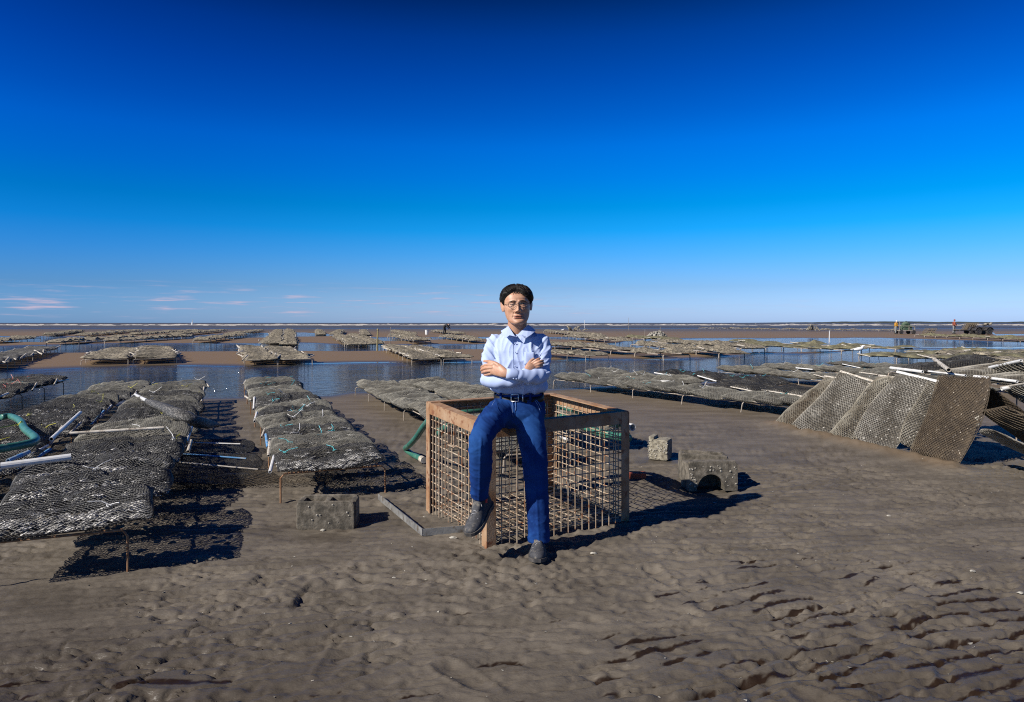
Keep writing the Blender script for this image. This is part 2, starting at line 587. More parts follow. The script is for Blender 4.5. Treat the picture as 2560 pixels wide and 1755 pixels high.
def pool_t(x, y):
    """metres inside the nearest pool (negative outside), and closeness to its far shore"""
    px = CX + FOC * x / np.maximum(y, 0.5)
    best = np.full(x.shape, -99.0)
    lee = np.zeros(x.shape)
    wob = (fbm(x * 0.35, y * 0.22, 31, 4) - 0.5) * 0.045 * np.maximum(y, 6)
    for near, far in POOLS:
        pn = np.interp(px, [a for a, b in near], [b for a, b in near])
        pf = np.interp(px, [a for a, b in far], [b for a, b in far])
        yn, yf = CAM_H * FOC / (pn - HY), CAM_H * FOC / (pf - HY)
        t = np.minimum(y - yn, yf - y) + np.where(yf - yn > 0.3, wob, -1)
        best = np.maximum(best, t)
        lee = np.maximum(lee, np.where((y > yn) & (y < yf + 2), np.exp(-np.maximum(yf - y, 0) / (0.055 * yf)), 0))
    return best, lee


CAGE_F, CAGE_L, CAGE_R = np.array([-0.15, 4.04]), np.array([-0.61, 4.85]), np.array([0.78, 4.54])
CAGE_B = CAGE_L + CAGE_R - CAGE_F


def seg_dist(x, y, a, b):
    ab = np.asarray(b, float) - np.asarray(a, float)
    t = np.clip(((x - a[0]) * ab[0] + (y - a[1]) * ab[1]) / (ab @ ab), 0, 1)
    return np.hypot(x - a[0] - t * ab[0], y - a[1] - t * ab[1]), t


def sand_height(x, y, full=False):
    near = 1 - sstep(7, 11, y)
    warp = (fbm(x * 1.2, y * 1.5, 3, 3) - 0.5) * 13 + (fbm(x * 3.5, y * 4.5, 8, 2) - 0.5) * 4.0
    bottom = 1 - sstep(2.75, 3.75, y - 0.22 * x)
    # broad ripples in the foreground
    ph = (y * 0.95 - x * (0.28 + 0.05 * np.clip(x, 0, 2))) / 0.108 * 2 * math.pi + warp
    r1 = np.abs(np.cos(ph / 2)) ** 0.7
    r1 = r1 + (1 - r1) * 0.85 * sstep(0.47, 0.60, fbm(x * 4.6 + 1.3 * y, y * 3.0 - x, 14, 3))
    brk = sstep(0.36, 0.58, fbm(x * 1.5, y * 3.2, 12, 3))
    m1 = bottom * (0.55 + 0.45 * sstep(-0.9, 0.7, x)) * (0.4 + 0.6 * brk)
    # finer ripples to the right and further back
    ph2 = (y * 0.97 - x * 0.06) / 0.095 * 2 * math.pi + warp * 0.9
    r2 = np.abs(np.cos(ph2 / 2)) ** 0.8
    m2 = (1 - bottom) * sstep(0.50, 0.62, fbm(x * 0.8 + 3, y * 0.6, 15, 3)) * (1 - sstep(6.2, 7.5, y)) * (0.25 + 0.75 * sstep(0.9, 1.8, np.abs(x)))
    z = 0.017 * (r1 - 0.75) * m1 + 0.016 * (r2 - 0.7) * (0.42 + 0.58 * m2) * (1 - 0.8 * bottom) * near
    # crisp little scarps and creases left by the ebb, drawn out along the ripple crests
    u_, v_ = x + 0.28 * y, y - 0.28 * x
    rid = 1 - np.abs(2 * fbm(u_ * 2.6 + 0.25 * warp, v_ * 10.5, 33, 3) - 1)
    rid2 = 1 - np.abs(2 * fbm(u_ * 7.0 + 5, v_ * 21 + 0.3 * warp, 36, 2) - 1)
    z = z - near * (0.015 * sstep(0.84, 0.95, rid) + 0.009 * sstep(0.85, 0.96, rid2)) * (0.35 + 0.65 * sstep(0.35, 0.6, fbm(x * 1.3, y * 1.7, 39, 2)))
    # trampled, scuffed sand
    tr = near * (0.30 + 0.70 * sstep(0.40, 0.62, fbm(x * 0.9, y * 0.9, 22, 3))) * (0.35 + 0.65 * np.exp(-((x + 0.3) / 1.6) ** 2))
    rough = fbm(x * 8, y * 11, 41, 5, 0.62)
    z = z + tr * (0.038 * (rough - 0.5) - 0.018 * sstep(0.60, 0.72, fbm(x * 11, y * 14, 47, 2)))
    z = z + near * 0.009 * (fbm(x * 26, y * 40, 51, 3) - 0.5) * (0.35 + 0.65 * tr)
    z = z + 0.02 * (fbm(x * 0.5, y * 0.5, 61, 3) - 0.5) * sstep(5, 9, y)
    # crumbly spoil thrown up along the front of the cage
    d, t = seg_dist(x, y, CAGE_F + np.array([0.05, -0.02]), CAGE_R + np.array([0.16, -0.05]))
    side = (x - CAGE_F[0]) * 0.47 - (y - CAGE_F[1]) * 0.88
    crumb = fbm(x * 26, y * 26, 71, 3)
    z = z + np.exp(-((d - 0.12) / 0.10) ** 2) * (side > 0) * (0.010 + 0.05 * np.maximum(crumb - 0.42, 0)) * (0.4 + 0.6 * t)
    z = z + np.exp(-((np.hypot((x - 0.05) * 0.8, y - 3.75)) / 0.55) ** 2) * (0.034 * (crumb - 0.5) + 0.022 * np.maximum(fbm(x * 48, y * 48, 73, 2) - 0.5, 0))
    # boot prints, old and new
    fr = np.random.default_rng(21)
    for k in range(34):
        fx, fy = fr.uniform(-1.7, 1.9), fr.uniform(2.35, 4.3) if k < 26 else fr.uniform(4.6, 6.6)
        if -0.75 < fx < 0.95 and 3.7 < fy:
            continue
        fa, fd = fr.uniform(-0.9, 0.9) + (1.57 if k % 3 == 0 else 0), fr.uniform(0.005, 0.014)
        a_ = (x - fx) * math.cos(fa) + (y - fy) * math.sin(fa)
        b_ = -(x - fx) * math.sin(fa) + (y - fy) * math.cos(fa)
        q = (np.abs(b_) / 0.14) ** 3 + (np.abs(a_) / (0.046 + 0.05 * np.clip(b_, -0.15, 0.15))) ** 2.4
        z = z - fd * np.exp(-q) + 0.6 * fd * np.exp(-((q - 1.9) / 0.8) ** 2) * (0.4 + 1.2 * rough)
    # scour round the blocks
    dark = np.zeros(x.shape)
    for bx, by, br, bd in ((-1.22, 4.50, 0.34, 0.035), (1.62, 5.50, 0.26, 0.04), (1.46, 6.66, 0.2, 0.015)):
        q = np.exp(-(((x - bx) / (br * 1.35)) ** 2 + ((y - by) / br) ** 2))
        z = z - bd * q
        dark = np.maximum(dark, q * 0.75 * sstep(0.35, 0.6, fbm(x * 5, y * 9, 77, 3)))
    # sand heaped against the leaning bags
    d, t = seg_dist(x, y, (3.45, 9.0), (4.02, 6.35))
    heap = np.exp(-(d / 0.16) ** 2)
    z = z + heap * (0.02 + 0.05 * fbm(x * 9, y * 9, 81, 3) + 0.05 * np.maximum(fbm(x * 24, y * 24, 83, 3) - 0.5, 0))
    pt, lee = pool_t(x, y)
    fade = sstep(7.5, 9.5, y)
    zz = WATER_Z - pt * np.maximum(0.030, 0.10 - 0.004 * y)
    lim = np.clip(zz, -0.14, 0.0)
    z = z * (1 - sstep(-1.5, 0.3, pt) * fade) + lim * fade * (pt > -1.5)
    z = np.where(y > 150, z - sstep(175, 235, y + 0.10 * (x + 150)) * 0.14, z)
    if not full:
        return z
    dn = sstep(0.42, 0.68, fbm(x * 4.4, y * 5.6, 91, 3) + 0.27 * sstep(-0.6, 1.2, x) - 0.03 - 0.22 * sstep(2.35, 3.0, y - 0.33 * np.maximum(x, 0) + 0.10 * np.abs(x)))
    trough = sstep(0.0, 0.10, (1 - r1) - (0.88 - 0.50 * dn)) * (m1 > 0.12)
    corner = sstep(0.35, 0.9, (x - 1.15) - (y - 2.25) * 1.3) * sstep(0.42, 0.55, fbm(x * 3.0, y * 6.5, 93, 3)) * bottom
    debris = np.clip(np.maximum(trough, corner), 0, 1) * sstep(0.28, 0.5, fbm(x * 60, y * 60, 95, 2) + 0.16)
    brown = np.maximum(sstep(6.0, 24, y + 3 * (fbm(x * 0.3, y * 0.3, 97, 3) - 0.5)) * (1 - 0.75 * sstep(70, 130, y)), 0.55 * heap)
    wet_vignette = np.clip(np.maximum(dark, sstep(-1.2, 0.1, pt) * fade), 0, 1)
    wet_vignette = np.maximum(wet_vignette, 0.85 * sstep(0.0, 1.3, 3.15 - y + 0.34 * np.abs(x - 0.2)) * (y < 4) * (0.6 + 0.4 * sstep(0.35, 0.65, fbm(x * 0.8, y * 1.2, 99, 3))))  # lens vignette painted into the sand colour: darker near edge and corners
    wet_vignette = np.maximum(wet_vignette, sstep(85, 150, y) * (0.35 + 0.6 * sstep(0.42, 0.58, fbm(x * 0.004, np.log(np.maximum(y, 1)) * 11, 98, 3))))
    return z, debris, brown, wet_vignette


def build_ground():
    ys = [-0.6]
    while ys[-1] < 245:
        y = ys[-1]
        ys.append(y + (0.05 if y < 1.7 else 0.0034 * max(y, 2.2) if y < 6.4 else 0.0105 * y))
    ys = np.array(ys)
    nx = 860
    u = np.linspace(-1, 1, nx)
    Y = np.repeat(ys[:, None], nx, 1)
    X = u[None, :] * (1.0 * (Y + 2.2))
    Z, debris, brown, wet_vignette = sand_height(X, Y, True)
    V = np.stack([X, Y, Z], axis=-1).reshape(-1, 3)
    r, c = np.meshgrid(np.arange(len(ys) - 1), np.arange(nx - 1), indexing='ij')
    a = (r * nx + c).ravel()
    Q = np.stack([a, a + 1, a + nx + 1, a + nx], axis=1)
    m = mat('sand', (0.172, 0.149, 0.119), (0.108, 0.093, 0.074), rough=0.7, scale=3.0, detail=12, bump=1.0, bscale=120, spec=0.15, c3=(0.085, 0.069, 0.05), s3=34, f3=(0.60, 0.78), stretch=(0.55, 1.35, 1))
    attr_mix(m, 'brown', (0.205, 0.140, 0.078))
    w = attr_mix(m, 'wet_vignette', (0.072, 0.060, 0.047))
    w.inputs[0].links[0].from_node.attribute_name = 'wet_vignette'
    attr_mix(m, 'debris', (0.022, 0.013, 0.008))
    nt = m.node_tree
    at = nt.nodes.new('ShaderNodeAttribute')
    at.attribute_name = 'wet_vignette'
    mr = nt.nodes.new('ShaderNodeMapRange')
    mr.inputs['To Min'].default_value = 0.62
    mr.inputs['To Max'].default_value = 0.33
    nt.links.new(at.outputs['Fac'], mr.inputs['Value'])
    nt.links.new(mr.outputs[0], nt.nodes['Principled BSDF'].inputs['Roughness'])
    me = mesh_np('tidal_flat', V, Q, [m], None, True, {'debris': debris.ravel(), 'brown': brown.ravel(), 'wet_vignette': wet_vignette.ravel()})
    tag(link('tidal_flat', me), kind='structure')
    # the flat goes on all round, lower than the modelled sheet
    mb = MB()
    ang = np.linspace(0, 2 * math.pi, 65)[:-1]
    rings = [np.stack([np.cos(ang) * r_, np.sin(ang) * r_, np.full(64, -0.2)], axis=1) for r_ in (1, 12, 60, 250)]
    mb.loft(rings[::-1], cap=False)
    mb.add(rings[0], None, [(0, i, i + 1) for i in range(1, 63)])
    m2 = mat('sand_outer', (0.175, 0.14, 0.10), (0.135, 0.112, 0.086), rough=0.65, scale=0.8, detail=9, bump=0.5, bscale=20)
    tag(mb.build('sand_ground', m2), kind='structure')


def water_mat(name, base, wscale, strength, rough, calm=False, stretch=(1, 1.6, 1), dist=0.05):
    m = bpy.data.materials.new(name)
    m.use_nodes = True
    nt = m.node_tree
    b = nt.nodes['Principled BSDF']
    b.inputs['Base Color'].default_value = (*[v * TONE for v in base], 1)
    b.inputs['Roughness'].default_value = rough
    b.inputs['IOR'].default_value = 1.333
    N, L = nt.nodes.new, nt.links.new
    t = N('ShaderNodeTexCoord')
    mp = N('ShaderNodeMapping')
    mp.inputs['Scale'].default_value = stretch
    L(t.outputs['Object'], mp.inputs[0])
    n1 = N('ShaderNodeTexNoise')
    n1.inputs['Scale'].default_value = wscale
    n1.inputs['Detail'].default_value = 4
    n1.inputs['Roughness'].default_value = 0.55
    L(mp.outputs[0], n1.inputs['Vector'])
    n2 = N('ShaderNodeTexNoise')
    n2.inputs['Scale'].default_value = wscale * 0.13
    n2.inputs['Detail'].default_value = 3
    L(mp.outputs[0], n2.inputs['Vector'])
    mr = N('ShaderNodeMapRange')
    mr.inputs['From Min'].default_value = 0.35
    mr.inputs['From Max'].default_value = 0.65
    mr.inputs['To Min'].default_value = 0.35
    mr.inputs['To Max'].default_value = 1.0
    L(n2.outputs['Fac'], mr.inputs['Value'])
    s = N('ShaderNodeMath')
    s.operation = 'MULTIPLY'
    s.inputs[1].default_value = strength
    L(mr.outputs[0], s.inputs[0])
    out = s.outputs[0]
    if calm:
        a = N('ShaderNodeAttribute')
        a.attribute_name = 'lee'
        k = N('ShaderNodeMath')
        k.operation = 'SUBTRACT'
        k.inputs[0].default_value = 1.0
        k.use_clamp = True
        L(a.outputs['Fac'], k.inputs[1])
        q = N('ShaderNodeMath')
        q.operation = 'MULTIPLY'
        L(out, q.inputs[0])
        L(k.outputs[0], q.inputs[1])
        out = q.outputs[0]
    bp = N('ShaderNodeBump')
    bp.inputs['Distance'].default_value = dist
    L(out, bp.inputs['Strength'])
    L(n1.outputs['Fac'], bp.inputs['Height'])
    L(bp.outputs[0], b.inputs['Normal'])
    return m


def build_water():
    ys = 6.8 * np.exp(np.linspace(0, math.log(248 / 6.8), 300))
    u = np.linspace(-1, 1, 240)
    Y = np.repeat(ys[:, None], 240, 1)
    X = u[None, :] * (Y + 2.2) * 0.995
    pt, lee = pool_t(X, Y)
    V = np.stack([X, Y, np.full(X.shape, WATER_Z)], axis=-1).reshape(-1, 3)
    r, c = np.meshgrid(np.arange(299), np.arange(239), indexing='ij')
    a = (r * 240 + c).ravel()
    Q = np.stack([a, a + 1, a + 241, a + 240], axis=1)
    keep = (pt.ravel()[Q] > -3.0).any(1)
    m = water_mat('pool_water', (0.030, 0.035, 0.042), 4.5, 1.0, 0.05, calm=True, dist=0.30)
    me = mesh_np('pool_water', V, Q[keep], [m], None, True, {'lee': lee.ravel()})
    tag(link('pool_water', me), kind='structure')
    # open sea to the horizon
    ys = np.concatenate([np.linspace(190, 1000, 40), np.geomspace(1100, 14000, 20)])
    V = np.array([[x * (y + 600) * 1.2, y, -0.05] for y in ys for x in np.linspace(-1, 1, 13)])
    Q = [(i * 13 + j, i * 13 + j + 1, (i + 1) * 13 + j + 1, (i + 1) * 13 + j) for i in range(len(ys) - 1) for j in range(12)]
    m = water_mat('sea_water', (0.085, 0.080, 0.072), 0.35, 1.0, 0.5, stretch=(0.5, 1.0, 1), dist=0.9)
    tag(link('sea', mesh_np('sea', V, np.array(Q), [m], None, True)), kind='structure')
    # lines of breaking surf: low foaming ridges
    mb = MB()
    r_ = np.random.default_rng(5)
    for i in range(330):
        k = r_.random()
        y = 395 + r_.normal() * 9 if k < 0.55 else (480 + r_.random() * 260 if k < 0.85 else 300 + r_.random() * 80)
        x = (r_.random() * 2 - 1) * 0.80 * y
        if k < 0.55 and x > 0.1 * y and r_.random() < 0.35:
            continue
        L = r_.uniform(2, 9) if k > 0.55 else r_.uniform(5, 30)
        h = r_.uniform(0.15, 0.55) if k < 0.85 else r_.uniform(0.08, 0.2)
        n = max(4, int(L / 1.5))
        xs = x + np.linspace(-L / 2, L / 2, n)
        yy = y + np.cumsum(r_.normal(size=n)) * 0.5
        hh = h * np.sin(np.linspace(0.05, math.pi - 0.05, n)) ** 0.5 * r_.uniform(0.5, 1.2, n)
        V = np.concatenate([np.stack([xs, yy - 0.9 - hh, np.full(n, -0.06)], 1), np.stack([xs, yy, hh], 1), np.stack([xs, yy + 1.6, np.full(n, -0.06)], 1)])
        j = np.arange(n - 1)
        mb.add(V, np.concatenate([np.stack([j, j + 1, j + n + 1, j + n], 1), np.stack([j + n, j + n + 1, j + 2 * n + 1, j + 2 * n], 1)]))
    fo = mat('foam', (0.62, 0.58, 0.52), (0.42, 0.39, 0.35), rough=0.8, scale=0.6, coord='Object')
    tag(mb.build('breaking_surf', fo, smooth=True), kind='stuff')
    # low wooded shore far off to the right
    mb = MB()
    n = 260
    xs = np.linspace(2300, 6600, n)
    hh = (3 + 14 * fbm(xs * 0.006, xs * 0, 5, 4)) * sstep(2300, 3600, xs) * 1.1 + 1
    V = np.concatenate([np.stack([xs, np.full(n, 7000.), np.full(n, -1.)], 1), np.stack([xs, np.full(n, 7040.), hh * 0.8], 1), np.stack([xs, np.full(n, 7200.), hh], 1), np.stack([xs, np.full(n, 7600.), np.full(n, -1.)], 1)])
    j = np.arange(n - 1)
    mb.add(V, np.concatenate([np.stack([j + k * n, j + 1 + k * n, j + (k + 1) * n + 1, j + (k + 1) * n], 1) for k in range(3)]))
    tag(mb.build('distant_shore', mat('far_trees', (0.022, 0.032, 0.03), (0.05, 0.06, 0.05), rough=0.9, scale=0.01)), kind='structure')


build_ground()
build_water()


def ground_z(x, y):
    return float(sand_height(np.array([float(x)]), np.array([float(y)]))[0])

# ------------------------------------------------------------------ oyster bags and rebar racks
FLAT = 1.0


def pillow(u, v, L, Wd, T, seed, ends=0.10):
    """upper and lower surface of a filled bag, u, v in -1..1 along length and width"""
    e = (1 - np.abs(u) ** 5) ** 0.6 * (1 - np.abs(v) ** 2.2) ** 0.75
    x, y = u * L / 2 * (1 + 0.05 * np.sin(v * 1.7 + seed) - 0.03 * v * v), v * Wd / 2 * (1 - 0.07 * np.abs(u) ** 3) + 0.02 * np.sin(u * 2.6 + seed * 1.9)
    lump = fbm(x * 7 + seed * 9.1, y * 5 + seed * 3.3, seed, 3)
    fold = np.sin(y * 26 + 3.5 * fbm(x * 2.2 + seed, y * 2, seed + 5, 2) + seed) * 0.5
    top = T * e * (0.40 + 0.85 * lump) * (0.85 + 0.30 * np.clip(v, -1, 1)) + 0.013 * fold * e + 0.004
    sag = -0.022 * (1 - u ** 2) + 0.016 * (fbm(x * 3 + seed, y * 2, seed + 9, 2) - 0.5)
    bot = sag - T * e * (0.30 + 0.25 * fbm(x * 6 + 4, y * 6, seed + 11, 2))
    return x, y, sag + top * FLAT, bot


def net_mesh(name, L, Wd, T, seed, nu, nv, r, nu_b=None, r_b=None):
    """a bag of diamond netting: every strand a thin three-sided bar"""
    V, Q, n0 = [], [], 0
    for side in (0, 1):
        a, b, rad = (nu, nv, r) if side == 0 else (nu_b or nu, int((nu_b or nu) * nv / nu), r_b or r)
        b += b % 2
        i, j = np.meshgrid(np.arange(a + 1), np.arange(b + 1), indexing='ij')
        x, y, zt, zb = pillow(i / a * 2 - 1, j / b * 2 - 1, L, Wd, T, seed)
        P = np.stack([x, y, zt if side == 0 else zb], axis=-1)
        gx, gy = np.gradient(P, axis=0), np.gradient(P, axis=1)
        N = np.cross(gx, gy)
        N /= np.linalg.norm(N, axis=-1, keepdims=True) + 1e-12
        if side:
            N = -N
        E = []
        for dj in (1, -1):
            ii, jj = np.meshgrid(np.arange(a), np.arange(b + 1), indexing='ij')
            ok = ((ii + jj) % 2 == 0) & (jj + dj >= 0) & (jj + dj <= b)
            ii, jj = ii[ok], jj[ok]
            E.append((P[ii, jj], P[ii + 1, jj + dj], N[ii, jj]))
        if side == 0:
            for jj in (0, b):
                E.append((P[:-1, jj], P[1:, jj], N[:-1, jj]))
        p1 = np.concatenate([e[0] for e in E])
        p2 = np.concatenate([e[1] for e in E])
        nn = np.concatenate([e[2] for e in E])
        t = p2 - p1
        t /= np.linalg.norm(t, axis=1, keepdims=True) + 1e-12
        s = np.cross(t, nn)
        s /= np.linalg.norm(s, axis=1, keepdims=True) + 1e-12
        c = [nn * rad, -0.5 * nn * rad + 0.87 * s * rad, -0.5 * nn * rad - 0.87 * s * rad]
        m = len(p1)
        V.append(np.stack([p1 + c[0], p1 + c[1], p1 + c[2], p2 + c[0], p2 + c[1], p2 + c[2]], axis=1).reshape(-1, 3))
        base = n0 + np.arange(m) * 6
        for q in ((0, 1, 4, 3), (1, 2, 5, 4), (2, 0, 3, 5)):
            Q.append(np.stack([base + k for k in q], axis=1))
        n0 += 6 * m
    return mesh_np(name, np.concatenate(V), np.concatenate(Q), [M['net_black']], None, True)


def shell_mesh(name, L, Wd, T, seed, n, size=(0.022, 0.045)):
    """the oysters inside: many flat tilted shells"""
    r_ = np.random.default_rng(seed + 100)
    mb = MB()
    # oysters gather in bands along the bag
    u = r_.uniform(-0.93, 0.93, n)
    bands = r_.uniform(-0.8, 0.8, 4)
    v = np.where(r_.random(n) < 0.92, -0.44 + 0.16 * np.sin(u * 3 + seed) + r_.normal(0, 0.17, n), r_.uniform(-0.8, 0.8, n)).clip(-0.88, 0.88)
    x, y, zt, zb = pillow(u, v, L, Wd, T, seed)
    for k in range(n):
        a, b, h = r_.uniform(*size), r_.uniform(*size) * 0.7, r_.uniform(0.006, 0.012)
        ang = np.arange(6) / 6 * 2 * math.pi
        ring = np.stack([np.cos(ang) * a, np.sin(ang) * b, r_.uniform(-0.004, 0.004, 6)], 1)
        P = np.vstack([ring, (0, 0, h), (0, 0, -h)])
        R = np.array(Matrix.Rotation(r_.uniform(0, 6.28), 3, 'Z')) @ np.array(Matrix.Rotation(r_.normal(0, 0.13), 3, 'X'))
        f = r_.uniform(0.35, 0.8)
        mb.add(P @ R.T + (x[k], y[k], zb[k] + (zt[k] - zb[k]) * f - 0.006), None, [(6, i, (i + 1) % 6) for i in range(6)] + [(7, (i + 1) % 6, i) for i in range(6)])
    return mb.mesh(name, M['shell'])


def solid_bag_mesh(name, L, Wd, T, seed, nu, nv, m, k=1.0):
    """a bag seen from further off: one closed lumpy pillow"""
    i, j = np.meshgrid(np.linspace(-1, 1, nu + 1), np.linspace(-1, 1, nv + 1), indexing='ij')
    i, j = np.sign(i) * np.abs(i) ** 0.8, np.sign(j) * np.abs(j) ** 0.75
    x, y, zt, zb = pillow(i, j, L, Wd, T, seed)
    y = y + 0.03 * (fbm(x * 3, x * 0 + seed, seed, 2) - 0.5)
    rag = 0.03 * (fbm(y * 30, x * 0, seed + 3, 2) - 0.5) * (np.abs(i) > 0.97)
    n = (nu + 1) * (nv + 1)
    V = np.concatenate([np.stack([x + rag, y, zt], -1).reshape(-1, 3), np.stack([x + rag, y, np.minimum(zb, zt - 0.004)], -1).reshape(-1, 3)])
    a, b = np.meshgrid(np.arange(nu), np.arange(nv), indexing='ij')
    q = (a * (nv + 1) + b).ravel()
    up = np.stack([q, q + nv + 1, q + nv + 2, q + 1], 1)
    dn = up[:, ::-1] + n
    rim = []
    loop = [(0, jj) for jj in range(nv)] + [(ii, nv) for ii in range(nu)] + [(nu, jj) for jj in range(nv, 0, -1)] + [(ii, 0) for ii in range(nu, 0, -1)]
    idx = [ii * (nv + 1) + jj for ii, jj in loop]
    for s in range(len(idx)):
        p, t = idx[s], idx[(s + 1) % len(idx)]
        rim.append((p, t, t + n, p + n))
    return mesh_np(name, V, np.concatenate([up, dn, np.array(rim)]), [m], None, True)


BL = 0.86    # bag length
NET_A = [net_mesh('net', BL, 0.585, 0.125, s, 58, 52, 0.0022, 46, 0.0024) for s in (1, 2, 3, 4, 5)]
SHELL_A = [shell_mesh('oysters', BL, 0.585, 0.125, s, 330, (0.024, 0.046)) for s in (1, 2, 3, 4, 5)]
NET_B = [net_mesh('net', BL, 0.585, 0.115, s, 44, 38, 0.0030, 36, 0.0034) for s in (11, 12, 13, 14)]
SHELL_B = [shell_mesh('oysters', BL, 0.585, 0.115, s, 170, (0.025, 0.045)) for s in (11, 12, 13, 14)]
CORE_B = [solid_bag_mesh('contents', BL * 0.95, 0.54, 0.085, s, 14, 12, M['fill_mid']) for s in (11, 12, 13, 14)]
SOLID = [solid_bag_mesh('oyster_bag', 0.95, 0.60, 0.12, s, 22, 14, M['bag_far']) for s in (21, 22, 23, 24)]
SOLID_S = [solid_bag_mesh('oyster_bag', 0.95, 0.56, 0.12, s, 20, 14, M['bag_far']) for s in (25, 26, 27, 28)]


def pipe_mesh(name, L, r, m, seg=10, wall=0.004):
    mb = MB()
    mb.pipe((0, -L / 2, 0), (0, L / 2, 0), r, wall, seg)
    me = mb.mesh(name, m)
    for p in me.polygons:
        p.use_smooth = False
    return me


PIPES = {k: pipe_mesh('closure_pipe', 0.46, 0.0135, M[k]) for k in ('pvc', 'pvc_old', 'pvc_blue')}
PIPES_FAR = pipe_mesh('closure_pipe', 0.55, 0.022, M['pvc_old'], 6)


def tie_mesh(m, seed):
    """knotted plastic tie: a loop on the net and a stiff loose tail"""
    r_ = np.random.default_rng(seed)
    mb = MB()
    a = np.linspace(0, 5.6, 9)
    mb.tube(np.stack([np.cos(a) * 0.018, np.sin(a) * 0.012, 0.008 + 0.004 * np.sin(2 * a)], 1), 0.003, 4)
    d = r_.uniform(0, 6.28)
    mb.tube([(0, 0, 0.01), (0.04 * math.cos(d), 0.04 * math.sin(d), 0.035), (0.10 * math.cos(d + 0.3), 0.10 * math.sin(d + 0.3), 0.03 + r_.uniform(0, 0.06))], 0.003, 4)
    mb.tube([(0, 0, 0.01), (-0.04 * math.cos(d), -0.04 * math.sin(d), 0.02), (-0.07 * math.cos(d - 0.4), -0.07 * math.sin(d - 0.4), 0.03)], 0.0026, 4)
    return mb.mesh('tie', m)


TIES = {k: [tie_mesh(M[k], i) for i in range(2)] for k in ('tie_yellow', 'tie_teal', 'tie_red', 'tie_white')}

ORD = ['first', 'second', 'third', 'fourth', 'fifth', 'sixth', 'seventh', 'eighth', 'ninth', 'tenth', 'eleventh', 'twelfth', 'thirteenth', 'fourteenth',
       'fifteenth', 'sixteenth', 'seventeenth', 'eighteenth', 'nineteenth', 'twentieth']


def setmat(o, m):
    o.material_slots[0].link = 'OBJECT'
    o.material_slots[0].material = m
    return o


_proto = {}


def make_bag(kind, var):
    """first of a kind is built, later ones are copied"""
    key = (kind, var)
    if key not in _proto:
        root = link('oyster_bag', None)
        root.empty_display_size = 0.1
        if kind == 'A':
            link('net', NET_A[var], root)
            link('oysters', SHELL_A[var], root)['kind'] = 'stuff'
        elif kind == 'B':
            link('net', NET_B[var], root)
            link('contents', CORE_B[var], root)
            link('oysters', SHELL_B[var], root)['kind'] = 'stuff'
        _proto[key] = root
        return root
    return copy_tree(_proto[key])


def child(o, name):
    for c in o.children:
        if c.name.split('.')[0] == name:
            return c


def strip_extra(o):
    for c in list(o.children):
        if c.name.split('.')[0] in ('closure_pipe', 'tie'):
            bpy.data.objects.remove(c)


def add_pipe(o, me, end, slack=0.0, tilt=0.0):
    c = link('closure_pipe', me, o)
    c.location = (end * (BL / 2 + 0.005), slack, 0.0)
    c.rotation_euler = (tilt, 0, random.uniform(-0.15, 0.15))
    return c


def rack_frame(N, D, length, width, z, label, where, matl, hoop=1.25, near=True, group='rebar racks on the tidal flat', r=0.007, sink=0.02):
    """bent rebar hoops carrying two long bars"""
    N, D = np.array(N, float), np.array(D, float)
    P = np.array([D[1], -D[0]])
    root = thing('rebar_rack', label, 'rack', (N[0], N[1], 0), group)
    zr = z - 0.05

    def w(s, t, zz):
        q = N + D * s + P * t
        return (q[0], q[1], zz)
    nh = max(2, int(round(length / hoop)) + 1)
    rails = MB()
    for sgn in (-1, 1):
        pts = [w(s, sgn * (width / 2 - 0.06), zr + 0.012 * math.sin(s * 2.1 + sgn)) for s in np.linspace(0.02, length - 0.02, 2 * nh)]
        if near:
            mb = MB()
            mb.tube(pts, r, 6)
            mb.build('rail', matl, root, smooth=True)
        else:
            rails.tube(pts, r * 1.4, 4)
    for k in range(nh):
        s = 0.02 + (length - 0.04) * k / (nh - 1)
        j = random.uniform(-0.03, 0.03)
        pts = []
        for t, zz in ((-1, -1), (-1, 0.86), (-0.93, 1), (0.93, 1), (1, 0.86), (1, -1)):
            q = w(s + (j if zz < 0 else 0), t * width / 2, 0)
            gz = (ground_z(q[0], q[1]) if near else -0.03) - sink
            pts.append((q[0], q[1], gz if zz < 0 else zr * zz - 0.012))
        mb = rails if not near else MB()
        mb.tube(pts, r if near else r * 1.6, 6 if near else 4)
        if near:
            mb.build('hoop', matl, root, smooth=False)
    if not near:
        rails.build('frame', matl, root)
    return root


BAGS = []


